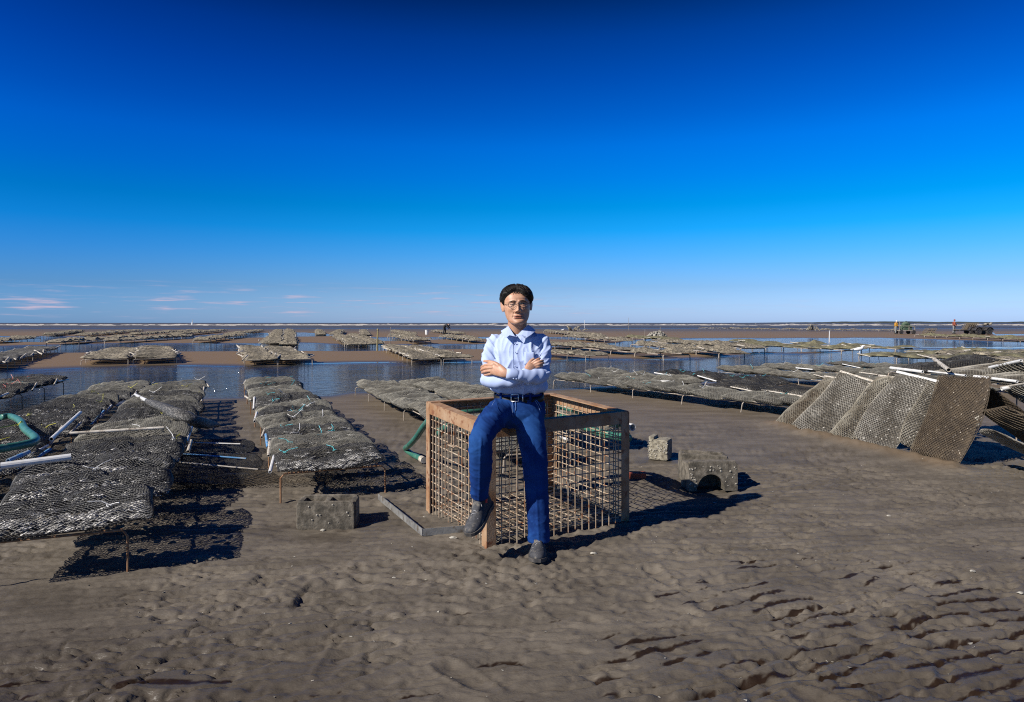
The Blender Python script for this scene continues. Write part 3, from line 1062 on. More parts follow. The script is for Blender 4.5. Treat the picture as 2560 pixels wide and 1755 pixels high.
def fill_rack(N, D, n, step, z, width, where, look, lod, mats, end_pipe=None, pipe_p=0.0, ties=None, tie_n=0, scale=(1, 1), group=None, jitter=1.0, skip=(), zvar=0.015, from_word='near end'):
    N, D = np.array(N, float), np.array(D, float)
    rot = math.atan2(-D[0], D[1])
    for i in range(n):
        if i in skip:
            continue
        c = N + D * (step * (i + 0.5))
        f = i / max(n - 1, 1)
        mt = mats[0] if len(mats) == 1 or random.random() > f * 0.9 + 0.05 else mats[1]
        zz = z + random.uniform(-zvar, zvar)
        loc = (c[0] + random.uniform(-0.05, 0.05) * jitter, c[1], zz)
        eul = (random.uniform(0.03, 0.15), random.uniform(-0.05, 0.05), rot + random.uniform(-0.09, 0.09) * jitter)
        if lod in 'AB':
            o = make_bag(lod, random.randrange(len(NET_A) if lod == 'A' else len(NET_B)))
            strip_extra(o)
            setmat(child(o, 'net'), M[mt])
            setmat(child(o, 'oysters'), M['shell' if mt == 'net_black' else 'shell_mud'])
            for e in (end_pipe or []):
                if random.random() < pipe_p:
                    add_pipe(o, PIPES[random.choice(['pvc', 'pvc', 'pvc_old', 'pvc_blue'] if mt == 'net_black' else ['pvc', 'pvc_old', 'pvc_old'])], e, random.uniform(-0.06, 0.06), random.uniform(-0.08, 0.12))
            for k in range(tie_n if random.random() < 0.8 else 0):
                t = link('tie', random.choice(TIES[random.choice(ties)]), o)
                t.location = (random.uniform(-0.36, 0.36), random.uniform(-0.2, 0.2), 0.055)
                t.rotation_euler = (0, 0, random.uniform(0, 6))
        else:
            o = link('oyster_bag', random.choice(SOLID if lod == 'S' else SOLID_S))
            setmat(o, M[mt])
            for e in (end_pipe or []):
                if random.random() < pipe_p:
                    p = link('closure_pipe', PIPES_FAR, o)
                    p.location = (e * 0.48, 0, 0.02)
                    p.rotation_euler = (random.uniform(-0.2, 0.2), 0, random.uniform(-0.5, 0.5))
        o.location = loc
        o.rotation_euler = eul
        o.scale = (width / (BL if lod in 'AB' else 0.95) * random.uniform(0.95, 1.06) * scale[0], scale[1] * random.uniform(0.96, 1.08), random.uniform(0.7, 1.15))
        lab = '%s oyster bag, %s from front on the %s' % (look, ORD[i], where)
        tag(o, lab, 'oyster bag', group or 'oyster bags on the racks')
        BAGS.append(o)


def unit(a, b):
    v = np.array([a, b], float)
    return v / np.linalg.norm(v)


def full_rack(N, D, n, step, z, width, where, look, lod, mats, rlabel, matl='rebar', near=True, **kw):
    rack_frame(N, D, n * step, width, z, rlabel, where, M[matl], near=near)
    fill_rack(N, D, n, step, z, width * kw.pop('bw', 1.12), where, look, lod, mats, **kw)


# ---- near side of the channel, left of the cage
full_rack((-1.35, 5.20), unit(-0.394, 0.919), 15, 0.53, 0.27, 0.78, 'rack just left of the cage', 'dark net', 'A', ['net_black', 'net_grey'],
          'rusty rebar rack just left of the cage', end_pipe=(-1,), pipe_p=0.65, ties=['tie_teal', 'tie_teal', 'tie_white'], tie_n=2)
full_rack((-2.35, 3.50), unit(-0.372, 0.928), 16, 0.53, 0.29, 0.66, 'rack at the lower left', 'dark net', 'A', ['net_black', 'net_grey'],
          'rusty rebar rack at the lower left, its bent leg foremost of all', end_pipe=(1,), pipe_p=0.25, ties=['tie_white', 'tie_yellow'], tie_n=1, bw=1.34)
full_rack((-3.88, 4.40), unit(-0.352, 0.936), 14, 0.53, 0.28, 0.72, 'rack under the green hose', 'grey net', 'A', ['net_black', 'net_grey'],
          'rebar rack at the left edge under the thick green hose', end_pipe=(1,), pipe_p=0.8, ties=['tie_yellow'], tie_n=1)
full_rack((-7.45, 8.55), unit(-0.336, 0.942), 9, 0.53, 0.25, 0.85, 'leftmost rack in the channel', 'grey net', 'B', ['net_grey', 'net_black'],
          'dark rebar rack standing in the water at the far left', ties=['tie_red', 'tie_red', 'tie_teal'], tie_n=3, end_pipe=(1,), pipe_p=0.5)
# ---- the pair running away behind the cage
full_rack((0.25, 6.20), unit(-0.40, 0.916), 13, 0.54, 0.21, 0.68, 'left rack behind the cage', 'grey net', 'B', ['net_grey', 'net_pale'],
          'low pale rack running away behind the cage, left of its pair', 'rebar_pale', end_pipe=(1,), pipe_p=0.45)
full_rack((0.90, 7.05), unit(-0.42, 0.907), 11, 0.54, 0.25, 0.78, 'right rack behind the cage', 'grey net', 'B', ['net_pale', 'net_pale'],
          'low pale rack running away behind the man, right of its pair', 'rebar_pale')
# ---- right of the man
full_rack((4.35, 9.30), unit(-0.54, 0.84), 11, 0.54, 0.21, 0.68, 'long rack right of the man', 'grey net', 'B', ['net_grey', 'net_grey'],
          'pale-legged rack on the sand right of the man', 'rebar_pale', end_pipe=(-1, 1), pipe_p=0.25, ties=['tie_white', 'tie_teal'], tie_n=1)
full_rack((3.22, 12.5), unit(-0.50, 0.866), 5, 0.54, 0.25, 0.72, 'short rack at the channel edge', 'grey net', 'B', ['net_pale', 'net_grey'],
          'short rack at the edge of the channel right of the man', 'rebar_pale', end_pipe=(-1,), pipe_p=0.7, ties=['tie_white', 'tie_teal'], tie_n=2, zvar=0.03)
full_rack((4.80, 12.35), unit(-0.52, 0.854), 5, 0.54, 0.24, 0.75, 'rack with green ties', 'black net', 'B', ['net_black', 'net_black'],
          'short rack with pale pipes and green ties right of the man', 'rebar_pale', end_pipe=(-1,), pipe_p=0.8, ties=['tie_teal'], tie_n=2)
full_rack((4.85, 10.15), unit(-0.54, 0.842), 4, 0.54, 0.25, 0.78, 'short rack by the leaning bags', 'black net', 'B', ['net_black', 'net_black'],
          'short low rack just left of the leaning bags', 'rebar_pale', end_pipe=(-1,), pipe_p=0.9)
full_rack((8.1, 11.6), unit(-0.46, 0.888), 11, 0.54, 0.19, 0.80, 'rack behind the leaning bags', 'grey net', 'B', ['net_grey', 'net_pale'],
          'rack in the shallows directly behind the leaning bags', 'rebar_pale', end_pipe=(-1, 1), pipe_p=0.18, ties=['tie_teal', 'tie_white'], tie_n=1)
full_rack((9.7, 12.6), unit(-0.50, 0.866), 11, 0.54, 0.22, 0.80, 'second rack behind the leaning bags', 'grey net', 'B', ['net_grey', 'net_pale'],
          'second rack back behind the leaning bags', 'rebar_pale', end_pipe=(-1, 1), pipe_p=0.18, ties=['tie_teal', 'tie_white'], tie_n=1)
full_rack((11.3, 13.6), unit(-0.50, 0.866), 10, 0.54, 0.24, 0.80, 'third rack behind the leaning bags', 'grey net', 'B', ['net_pale', 'net_grey'],
          'third rack back behind the leaning bags', 'rebar_pale', end_pipe=(-1, 1), pipe_p=0.18, ties=['tie_teal', 'tie_white'], tie_n=1)
# ---- grey-brown rafts of bags in the water at the right edge
for (nx, ny), dd, n, nm in (((14.6, 18.4), (-0.42, 0.907), 10, 'front'), ((17.0, 20.4), (-0.45, 0.893), 9, 'middle'), ((19.4, 22.2), (-0.45, 0.893), 9, 'back')):
    full_rack((nx, ny), unit(*dd), n, 0.56, 0.27, 1.0, nm + ' raft of the right-hand three', 'mud-grey', 'R', ['bag_far', 'bag_far_green'],
              'long rack in the water at the right edge, %s of three' % nm, 'rebar_pale', near=False, end_pipe=(-1, 1), pipe_p=0.2, bw=1.3)
# ---- across the channel
MIDS = [((-11.6, 22.2), (-0.46, 0.89), 15, 0.63, 1.25, 'bag_far', 'right raft of the left pair', 'brown-grey'),
        ((-13.0, 21.8), (-0.43, 0.90), 13, 0.63, 1.3, 'bag_far', 'left raft of the left pair', 'brown-grey'),
        ((-7.9, 21.5), (-0.385, 0.923), 17, 0.63, 0.95, 'bag_far', 'left raft of the middle pair', 'brown-grey'),
        ((-6.95, 21.9), (-0.385, 0.923), 15, 0.63, 1.05, 'bag_far', 'right raft of the middle pair', 'brown-grey'),
        ((-2.75, 22.0), (-0.27, 0.963), 18, 0.63, 0.95, 'bag_far', 'left raft behind the man', 'brown-grey'),
        ((-1.75, 22.1), (-0.29, 0.957), 15, 0.63, 0.95, 'bag_far', 'right raft behind the man', 'brown-grey'),
        ((-14.5, 18.4), (-0.47, 0.883), 20, 0.68, 1.1, 'bag_far_dark', 'dark raft at the left edge', 'dark')]
for N_, D_, n_, st_, wd_, m_, wh_, lk_ in MIDS:
    full_rack(N_, unit(*D_), n_, st_, 0.22, wd_, wh_, lk_, 'S', [m_], 'rack across the channel carrying the %s' % wh_, 'rebar_pale', near=False, end_pipe=(-1, 1), pipe_p=0.45, bw=1.05)
full_rack((3.0, 24.0), unit(-0.5, 0.866), 7, 0.64, 0.24, 1.0, 'short raft right of the man', 'brown-grey', 'S', ['bag_far'], 'short rack across the channel right of the man', 'rebar_pale', near=False, bw=1.1)

# ---- far racks: every rack a thing, their small bags joined
FAR = [((678, 868), (692, 843), 'left rack straight beyond the middle pair'), ((722, 868), (722, 843), 'right rack straight beyond the middle pair'),
       ((690, 841), (697, 828), 'left rack, farthest beyond the middle pair'), ((725, 841), (722, 828), 'right rack, farthest beyond the middle pair'),
       ((893, 868), (848, 846), 'left one of the two racks by the yellow stake'), ((938, 866), (883, 844), 'right one of the two racks by the yellow stake'),
       ((1055, 859), (985, 845), 'far rack left of the man, below the white bucket'), ((1190, 857), (1110, 846), 'far rack at the shoulder of the man'),
       ((1030, 842), (985, 832), 'far rack left of the white bucket'), ((1150, 838), (1085, 831), 'far rack under the bending worker'),
       ((802, 840), (796, 829), 'small far rack, left of three in a row'), ((838, 841), (852, 831), 'small far rack, middle of three in a row'), ((913, 840), (908, 829), 'small far rack, right of three in a row'),
       ((1692, 898), (1375, 869), 'long rack across the channel right of the man'), ((1830, 893), (1600, 869), 'long rack ending in the open channel'),
       ((1882, 882), (1640, 863), 'rack in the shallows beyond the long racks'), ((1560, 860), (1420, 847), 'far rack behind the right shoulder of the man'),
       ((1690, 858), (1572, 849), 'far rack under the mound of shells'), ((1500, 846), (1370, 832), 'far rack with heaped bags'),
       ((2262, 880), (1832, 861), 'very long rack in the right-hand water'), ((2130, 883), (1860, 868), 'rack in front of the very long one'),
       ((2235, 829), (1750, 823), 'farthest rack towards the sea on the right'), ((2570, 854), (2300, 842), 'far rack beyond the water at the right edge'),
       ((-20, 859), (78, 850), 'far rack at the left edge'), ((140, 862), (330, 848), 'left of the two long far racks on the left'), ((282, 859), (470, 846), 'right of the two long far racks on the left'),
       ((120, 842), (200, 830), 'leftmost rack of the farthest left row'), ((205, 842), (350, 829), 'second rack of the farthest left row'), ((340, 842), (500, 829), 'third rack of the farthest left row'),
       ((440, 841), (560, 829), 'fourth rack of the farthest left row'), ((505, 858), (600, 843), 'far rack left of the middle pair'), ((575, 841), (650, 829), 'far rack in the water left of centre')]
far = MB()
for k, (a_, b_, wh_) in enumerate(FAR):
    A_, B_ = G(*a_, 0.0), G(*b_, 0.0)
    D_ = unit(B_.x - A_.x, B_.y - A_.y)
    Ln = math.hypot(B_.x - A_.x, B_.y - A_.y)
    Pn = np.array([D_[1], -D_[0]])
    wd_ = random.uniform(0.95, 1.2)
    zt_ = random.uniform(0.19, 0.26)
    rack_frame((A_.x, A_.y), D_, Ln, wd_, zt_, 'pale rack carrying bags, the %s' % wh_, wh_, M['rebar_pale'], hoop=2.2, near=False, r=0.014)
    s = 0.0
    while s < Ln:
        c = np.array([A_.x, A_.y]) + D_ * s
        if random.random() < 0.95:
            hw, hl, hh = wd_ * random.uniform(0.46, 0.62), random.uniform(0.36, 0.48), random.uniform(0.08, 0.20)
            zc = zt_ + random.uniform(-0.05, 0.06)
            ring = []
            for t_, h_ in ((-1, 0.0), (-0.75, 0.7), (-0.2, 1.0), (0.3, 0.85), (0.8, 0.7), (1, 0.05)):
                off = random.uniform(-0.06, 0.06)
                p_ = c + Pn * t_ * hw
                zz = zc + hh * h_ * random.uniform(0.75, 1.2)
                ring.append(((p_ - D_ * hl)[0], (p_ - D_ * hl)[1], zc + off * 0.3 - 0.02))
                ring.append((p_[0], p_[1], zz))
                ring.append(((p_ + D_ * hl)[0], (p_ + D_ * hl)[1], zc + off * 0.3 - 0.02))
            qd = [(i * 3 + j, i * 3 + j + 1, i * 3 + j + 4, i * 3 + j + 3) for i in range(5) for j in (0, 1)] + [(i * 3, i * 3 + 3, i * 3 + 5, i * 3 + 2) for i in range(5)]
            far.add(ring, qd, m=0 if k not in (19, 20, 22, 17) else 1)
            if random.random() < 0.25:
                e = random.choice((-1, 1))
                p_ = c + Pn * e * hw * 1.02
                far.tube([(p_[0] - D_[0] * 0.3, p_[1] - D_[1] * 0.3, zc + 0.05), (p_[0] + D_[0] * 0.3, p_[1] + D_[1] * 0.3, zc + random.uniform(0, 0.14))], 0.028, 4, m=2)
        s += random.uniform(0.72, 0.95)
tag(far.build('far_oyster_bags', [M['bag_far'], M['bag_far_green'], M['pvc_old']], smooth=False), 'small grey-brown oyster bags lying on the far racks', 'oyster bags', None, 'stuff')

# ------------------------------------------------------------------ rusty mesh cage the man leans on
cage = thing('cage', 'rusty open-topped wire mesh cage with angle-iron frame under the man', 'cage', (0.1, 4.7, 0))
CZ = {'F': 0.715, 'L': 0.765, 'R': 0.735, 'B': 0.775}
CP = {'F': CAGE_F, 'L': CAGE_L, 'R': CAGE_R, 'B': CAGE_B}
cen = (CAGE_F + CAGE_B) / 2


def c3(k, z):
    return np.array([CP[k][0], CP[k][1], z])


NEXT = {'F': ('L', 'R'), 'L': ('F', 'B'), 'R': ('F', 'B'), 'B': ('L', 'R')}
for k in 'FLRB':
    # L-section corner post: two flat legs meeting on the outer edge
    p = CP[k]
    mb = MB()
    for q in NEXT[k]:
        d = unit(*(CP[q] - p))
        nrm = np.array([-d[1], d[0]])
        if np.dot(nrm, cen - p) < 0:
            nrm = -nrm
        w_, t_ = 0.062, 0.006
        a = p + d * (w_ / 2 + (0.003 if q in 'LB' else 0))
        R_ = np.stack([np.append(d, 0), np.append(nrm, 0), [0, 0, 1]], axis=1)
        z0 = -0.05
        mb.box((*(a + nrm * t_ / 2), (CZ[k] + z0) / 2), (w_, t_, CZ[k] - z0), R_)
    mb.build('post', M['rust'], cage)
for a_, b_ in (('F', 'L'), ('F', 'R'), ('L', 'B'), ('R', 'B')):
    # angle-iron top rail: upright flange and flat ledge
    A_, B_ = c3(a_, CZ[a_]), c3(b_, CZ[b_])
    d = (B_ - A_) / np.linalg.norm(B_ - A_)
    nrm = np.array([-d[1], d[0], 0])
    if np.dot(nrm[:2], cen - CP[a_]) < 0:
        nrm = -nrm
    nrm /= np.linalg.norm(nrm)
    mb = MB()
    up = np.cross(d, nrm)
    up = up * np.sign(up[2])
    A2, B2 = A_ + d * 0.066, B_ - d * 0.066
    mb.beam(A2 - up * 0.036 + nrm * 0.003, B2 - up * 0.036 + nrm * 0.003, 0.006, 0.072, up)
    mb.beam(A_ + d * 0.007 + nrm * 0.036 + up * 0.004, B_ - d * 0.007 + nrm * 0.036 + up * 0.004, 0.072, 0.007, up)
    # the ledge is a few millimetres over the posts
    mb.build('rail', M['rust'], cage)
    # welded square mesh, its wires sticking out at the bottom
    L_ = np.linalg.norm(CP[b_] - CP[a_])
    dh = np.append(unit(*(CP[b_] - CP[a_])), 0)
    nv_ = int(L_ / 0.0515)
    mb = MB()
    r_ = 0.0036
    for i in range(1, nv_):
        s = L_ * i / nv_
        zt = CZ[a_] + (CZ[b_] - CZ[a_]) * s / L_ - 0.03
        if a_ + b_ == 'FL' and 0.43 < s < 0.50:
            continue
        o = c3(a_, 0) + dh * s + nrm * 0.010
        wob = random.uniform(-0.003, 0.003)
        mb.tube([o + (0, 0, random.uniform(-0.015, 0.02)), o + nrm * wob + (0, 0, 0.35), o + (0, 0, zt)], r_, 5)
    nh_ = 14
    for i in range(nh_):
        z = 0.045 + i * 0.0515
        za, zb = z, z + (CZ[b_] - CZ[a_]) * z / 0.75
        o = c3(a_, 0) + nrm * 0.0165
        if z < CZ[a_] - 0.04:
            mb.tube([o + dh * 0.01 + (0, 0, za), o + dh * L_ / 2 + (0, 0, (za + zb) / 2 + random.uniform(-0.003, 0.003)), o + dh * (L_ - 0.01) + (0, 0, zb)], r_, 5)
    mb.build('mesh_panel', M['rust_mesh'], cage)
# floor grid
mb = MB()
ex, ey = CP['R'] - CP['F'], CP['L'] - CP['F']
for i in range(1, 14):
    a = CP['F'] + ex * i / 14
    mb.tube([(*(a + ey * 0.02), 0.035), (*(a + ey * 0.5), 0.028 + random.uniform(-.01, .006)), (*(a + ey * 0.98), 0.035)], 0.0036, 5)
for i in range(1, 12):
    a = CP['F'] + ey * i / 12
    mb.tube([(*(a + ex * 0.02), 0.042), (*(a + ex * 0.5), 0.036 + random.uniform(-.01, .006)), (*(a + ex * 0.98), 0.042)], 0.0036, 5)
mb.build('floor_grid', M['rust_mesh'], cage)
# small latch plate frame on the left panel
dl = np.append(unit(*(CP['L'] - CP['F'])), 0)
no = np.array([-0.87, -0.49, 0]) * 0.012
o = c3('F', 0) + dl * 0.465 + no
mb = MB()
mb.beam(o - dl * 0.045 + (0, 0, 0.54), o - dl * 0.045 + (0, 0, 0.67), 0.005, 0.020, no)
mb.beam(o + dl * 0.045 + (0, 0, 0.54), o + dl * 0.045 + (0, 0, 0.67), 0.005, 0.020, no)
mb.beam(o - dl * 0.055 + (0, 0, 0.53), o + dl * 0.055 + (0, 0, 0.53), 0.005, 0.022, no)
mb.build('latch_frame', M['rust_mesh'], cage)
# diagonal brace just inside the back
# ------------------------------------------------------------------ hoses and pipes round the cage
Z = lambda px, py, z: tuple(G(px, py, z))
hp = [Z(1057, 1149, 0.03), Z(1030, 1135, 0.03), Z(1014, 1122, 0.045), (-1.00, 6.62, 0.14), (-0.86, 6.15, 0.30), (-0.74, 5.72, 0.46), (-0.62, 5.35, 0.58), (-0.40, 5.14, 0.66), (-0.05, 5.31, 0.67), (0.30, 5.52, 0.66),
      (0.46, 5.53, 0.64), (0.60, 5.25, 0.62), (0.76, 4.92, 0.60)]
mb = MB()
mb.tube(hp, 0.027, 12, smooth=80)
b0, b1 = np.array(hp[0]), np.array(hp[1])
hz = mb.build_thing('hose', M['hose'], 'green hose rising from the sand and looped behind the cage', 'hose', smooth=True)
mb = MB()
dd = (b0 - b1) / np.linalg.norm(b0 - b1)
mb.tube([b0 - dd * 0.05, b0 - dd * 0.03, b0 + dd * 0.03], 0.031, 12)
link('coupling', mb.mesh('coupling', M['pvc_old'], False, hz.location), hz)
hp2 = [(-0.55, 5.02, 0.52), (-0.38, 5.13, 0.58), (0.0, 5.36, 0.57), (0.32, 5.56, 0.58), (0.50, 5.48, 0.53), (0.68, 5.12, 0.50), (0.82, 4.80, 0.52)]
mb = MB()
mb.tube(hp2, 0.030, 12, smooth=60)
mb.build_thing('hose', M['hose'], 'second green hose hanging lower on the back of the cage', 'hose', smooth=True)
mb = MB()
mb.pipe((0.58, 5.42, 0.60), (0.86, 4.86, 0.585), 0.026, 0.004, 14)
mb.build_thing('pvc_pipe', M['pvc'], 'white pipe behind the right rear side of the cage', 'pipe')
# thick green hose on the left rack
pts = [(4, 1043, .40), (26, 1041, .40), (50, 1052, .41), (62, 1072, .41), (86, 1092, .42), (87, 1103, .42), (62, 1111, .42), (0, 1122, .42), (-60, 1130, .42)]
mb = MB()
mb.tube([Z(a, b, c) for a, b, c in pts], 0.030, 14, smooth=70)
hz = mb.build_thing('hose', M['hose'], 'thick green hose bent over the bags at the left edge', 'hose', smooth=True)
mb = MB()
p_ = np.array(Z(57, 1063, .41))
mb.tube([p_ + np.array([-0.045, 0, 0.0]), p_ + np.array([0, -0.02, 0.036]), p_ + np.array([0.045, 0.01, 0.0])], 0.006, 6)
mb.tube([p_ + np.array([-0.04, 0, 0.01]), p_ + np.array([-0.10, -0.18, 0.0])], 0.005, 5)
link('tie', mb.mesh('tie', M['tie_yellow'], False, hz.location), hz)
# loose pipes
for a, b, r_, m_, lab in (((2, 1165, .39), (178, 1142, .41), 0.023, 'pvc', 'long white pipe lying across the gap between the left racks'),
                         ((20, 1152, .37), (72, 1130, .38), 0.015, 'pvc_blue', 'short blue-grey pipe beside the green hose at the left edge'),
                         ((128, 1098, .36), (201, 1031, .38), 0.017, 'pvc', 'white pipe slanting along the edge of the hose rack'),
                         ((338, 987, .36), (372, 1004, .40), 0.020, 'pvc', 'pale pipe end sticking up from the lower left rack, far end'),
                         ((175, 1083, .40), (410, 1069, .42), 0.012, 'pvc_old', 'stained thin pipe lying over the bags of the lower left rack')):
    mb = MB()
    mb.pipe(Z(*a), Z(*b), r_, 0.004, 12)
    mb.build_thing('pvc_pipe', M[m_], lab, 'pipe', 'loose plastic pipes')
# rolled bag slung over the lower left rack behind the pale pipe end
mb = MB()
mb.tube([Z(368, 1003, .40), Z(410, 1020, .42), Z(455, 1040, .40), Z(500, 1055, .33), Z(545, 1062, .20)], [(0.03, 0.03), (0.06, 0.05), (0.085, 0.06), (0.08, 0.05), (0.03, 0.02)], 12, smooth=24,
        mod=lambda s, a: 1 + 0.12 * np.sin(a * 3 + s * 20))
mb.build_thing('oyster_bag', mat('net_roll', (0.03, 0.03, 0.028), (0.22, 0.21, 0.19), rough=0.7, scale=60, lo=0.5, hi=0.62, bump=1.0, bscale=90), 'rolled dark bag slung diagonally over the lower left rack', 'oyster bag', 'oyster bags on the racks', smooth=True)

# ------------------------------------------------------------------ empty bags dropped between the two racks
for k, (px, py, z, rz, pm, lab) in enumerate(((500, 1116, 0.10, 0.42, 'pvc', 'flat dark net bag with white pipe on the sand between racks'),
                                              (505, 1148, 0.10, 0.40, 'pvc_blue', 'flat dark net bag with blue pipe on the sand between racks'),
                                              (545, 1186, 0.07, 0.55, 'pvc_old', 'nearest flat net bag between racks, brown stick along its edge'))):
    o = make_bag('A', k)
    strip_extra(o)
    setmat(child(o, 'net'), M['net_black'])
    c = G(px, py, z)
    o.location = c
    o.rotation_euler = (0.05, 0.06 + 0.05 * k, rz)
    o.scale = (1.15, 0.95, 0.4)
    for ch in list(o.children):
        if ch.name.startswith('oysters'):
            bpy.data.objects.remove(ch)
    p = link('closure_pipe', pipe_mesh('closure_pipe', 0.62 if k < 2 else 0.55, 0.016, M[pm], 12), o)
    p.location = (0.02, -0.02 if k < 2 else 0.15, 0.10)
    p.rotation_euler = (0, 0.05, math.pi / 2 - 0.25)
    tag(o, lab, 'oyster bag', 'empty bags dropped between the racks')

o = link('netting', net_mesh('netting', 1.35, 0.42, 0.05, 77, 50, 20, 0.0026, 24, 0.002))
setmat(o, M['net_brown'])
c = G(625, 1193, 0.045)
o.location = c
o.rotation_euler = (0.06, -0.015, 0.16)
o.scale = (1, 1, 0.35)
tag(o, 'loose brown netting draped low on the sand between the racks', 'netting')

# ------------------------------------------------------------------ bags leaned up against each other on the right
LEAN_NET = {}


def lean_bag(bottom, top, wdir, Wd, netm, fillm, seed, label, pipe=None, curl=0.0, shell_n=60):
    bottom, top, wdir = Vector(bottom), Vector(top), Vector(wdir).normalized()
    x = (top - bottom)
    L = x.length
    x.normalize()
    y = (wdir - x * wdir.dot(x)).normalized()
    n = x.cross(y)
    if n.y > 0 and n.z < 0.2 or n.z < -0.2:
        y = -y
        n = x.cross(y)
    root = thing('oyster_bag', label, 'oyster bag', (bottom + top) / 2, 'bags leaned up at the right')
    root.rotation_euler = Matrix((x, y, n)).transposed().to_euler()
    root.scale = (1, 1, (0.45, 0.9, 0.6, 1.05, 0.5)[seed % 5])
    net = link('net', net_mesh('net', L, Wd, 0.085, seed, int(L / 0.019), int(Wd / 0.0155) // 2 * 2, 0.0030, 30, 0.003), root)
    setmat(net, M[netm])
    link('contents', solid_bag_mesh('contents', L * 0.975, Wd * 0.95, 0.060, seed, 20, 14, M[fillm]), root)
    sm = shell_mesh('oysters', L, Wd, 0.080, seed, shell_n, (0.014, 0.03))
    o = link('oysters', sm, root)
    o['kind'] = 'stuff'
    setmat(o, M['shell_mud'])
    if pipe:
        p = link('closure_pipe', pipe_mesh('closure_pipe', Wd * 0.92, 0.016, M[pipe], 12), root)
        p.location = (L / 2 + 0.006, 0, 0.008)
    return root


e_ = np.array([0.276, -0.961])
l_ = np.array([0.961, 0.276])
A0 = np.array([3.42, 8.95])
for k, (nm, c_, z_, f_, pp, lab) in enumerate((('net_mud', 0.75, 0.60, 'fill_brown', 'pvc_old', 'leftmost leaning net bag, mud-caked at its foot'),
                                              ('net_tan', 0.72, 0.66, 'fill_dark', 'pvc_old', 'second leaning net bag from the left, pale grey'),
                                              ('net_mud', 0.70, 0.68, 'fill_dark', 'pvc_old', 'third leaning net bag from the left, grey-brown'),
                                              ('net_tan', 0.66, 0.73, 'fill_dark', 'pvc', 'fourth leaning net bag, pale with white shells at its foot'))):
    b = A0 + e_ * 0.475 * (k + 0.5) + l_ * (0.0, -0.02, 0.02, -0.03)[k]
    t = b + l_ * c_ + e_ * (0.05, -0.03, 0.04, -0.02)[k]
    lean_bag((b[0], b[1], 0.02), (t[0], t[1], z_), (e_[0] + l_[0] * (0.12, 0.42, 0.10, 0.36)[k], e_[1] + l_[1] * 0.2, (0.09, -0.10, 0.11, -0.05)[k]), (0.48, 0.49, 0.47, 0.52)[k], nm, f_, 31 + k, lab, pp, shell_n=90 if k == 3 else 50)
lean_bag((4.12, 7.0, 0.02), (4.50, 7.12, 0.70), (0.75, -0.66, 0), 0.34, 'net_mud', 'fill_dark', 41, 'narrow grey net bag wedged left of the dark brown one')
lean_bag((4.06, 6.56, 0.01), (4.44, 6.68, 0.82), (0.22, -0.97, -0.08), 0.60, 'net_brown', 'fill_brown', 42, 'big dark brown net bag standing nearest at the right', shell_n=120)
lean_bag((5.15, 6.05, 0.02), (4.36, 6.22, 0.56), (0.15, -0.98, 0), 0.52, 'net_brown', 'fill_brown', 43, 'dark net bag leaning left against the big brown one')
lean_bag((5.30, 6.60, 0.05), (4.62, 6.75, 0.66), (0.15, -0.98, 0), 0.50, 'net_brown', 'fill_brown', 44, 'dark net bag leaning left, behind another at the right edge')
lean_bag((4.92, 5.72, 0.01), (4.16, 6.02, 0.38), (0.25, -0.96, -0.1), 0.46, 'net_tan', 'fill_brown', 45, 'low net bag with pale mesh at the right edge', shell_n=70)
lean_bag((5.95, 6.75, 0.25), (5.02, 6.95, 0.90), (0.2, -0.97, 0), 0.55, 'net_tan', 'fill_dark', 46, 'pale net bag slanting behind the dark ones at the right edge', 'pvc')
lean_bag((5.55, 6.20, 0.18), (4.72, 6.38, 0.74), (0.2, -0.97, 0), 0.50, 'net_tan', 'fill_dark', 47, 'grey net bag under a white pipe at the right edge', 'pvc_old')
# tall rack of drying bags behind them
rack_frame((5.35, 6.55), unit(-0.30, 0.954), 1.7, 0.95, 0.80, 'tall rack behind the big brown bag at the right edge', '', M['rebar_pale'], hoop=0.85)
for k, (nx, ny, z, nm, lab) in enumerate(((5.28, 6.85, 0.80, 'net_tan', 'pale net bag on the tall rack, front one'), (5.12, 7.35, 0.84, 'net_tan', 'pale net bag on the tall rack, middle one'), (4.98, 7.85, 0.86, 'net_black', 'dark net bag on the tall rack, back one'))):
    rt = lean_bag((nx + 0.52, ny + 0.1, z + 0.06), (nx - 0.50, ny - 0.1, z - 0.03 - 0.02 * k), (-0.25, 0.96, 0.02), 0.52, nm, 'fill_dark', 51 + k, lab, 'pvc')
    rt['group'] = 'bags on the tall rack at the right'
mb = MB()
mb.pipe(Z(2372, 925, 0.84), (4.95, 8.0, 0.90), 0.022, 0.004, 12)
mb.build_thing('pvc_pipe', M['pvc_old'], 'long pale pipe slanting up behind the big brown bag', 'pipe', 'loose plastic pipes')
mb = MB()
mb.pipe((4.66, 6.5, 0.70), (5.16, 6.45, 0.80), 0.018, 0.004, 12)
mb.build_thing('pvc_pipe', M['pvc'], 'white pipe lying over the dark bags at the right edge', 'pipe', 'loose plastic pipes')

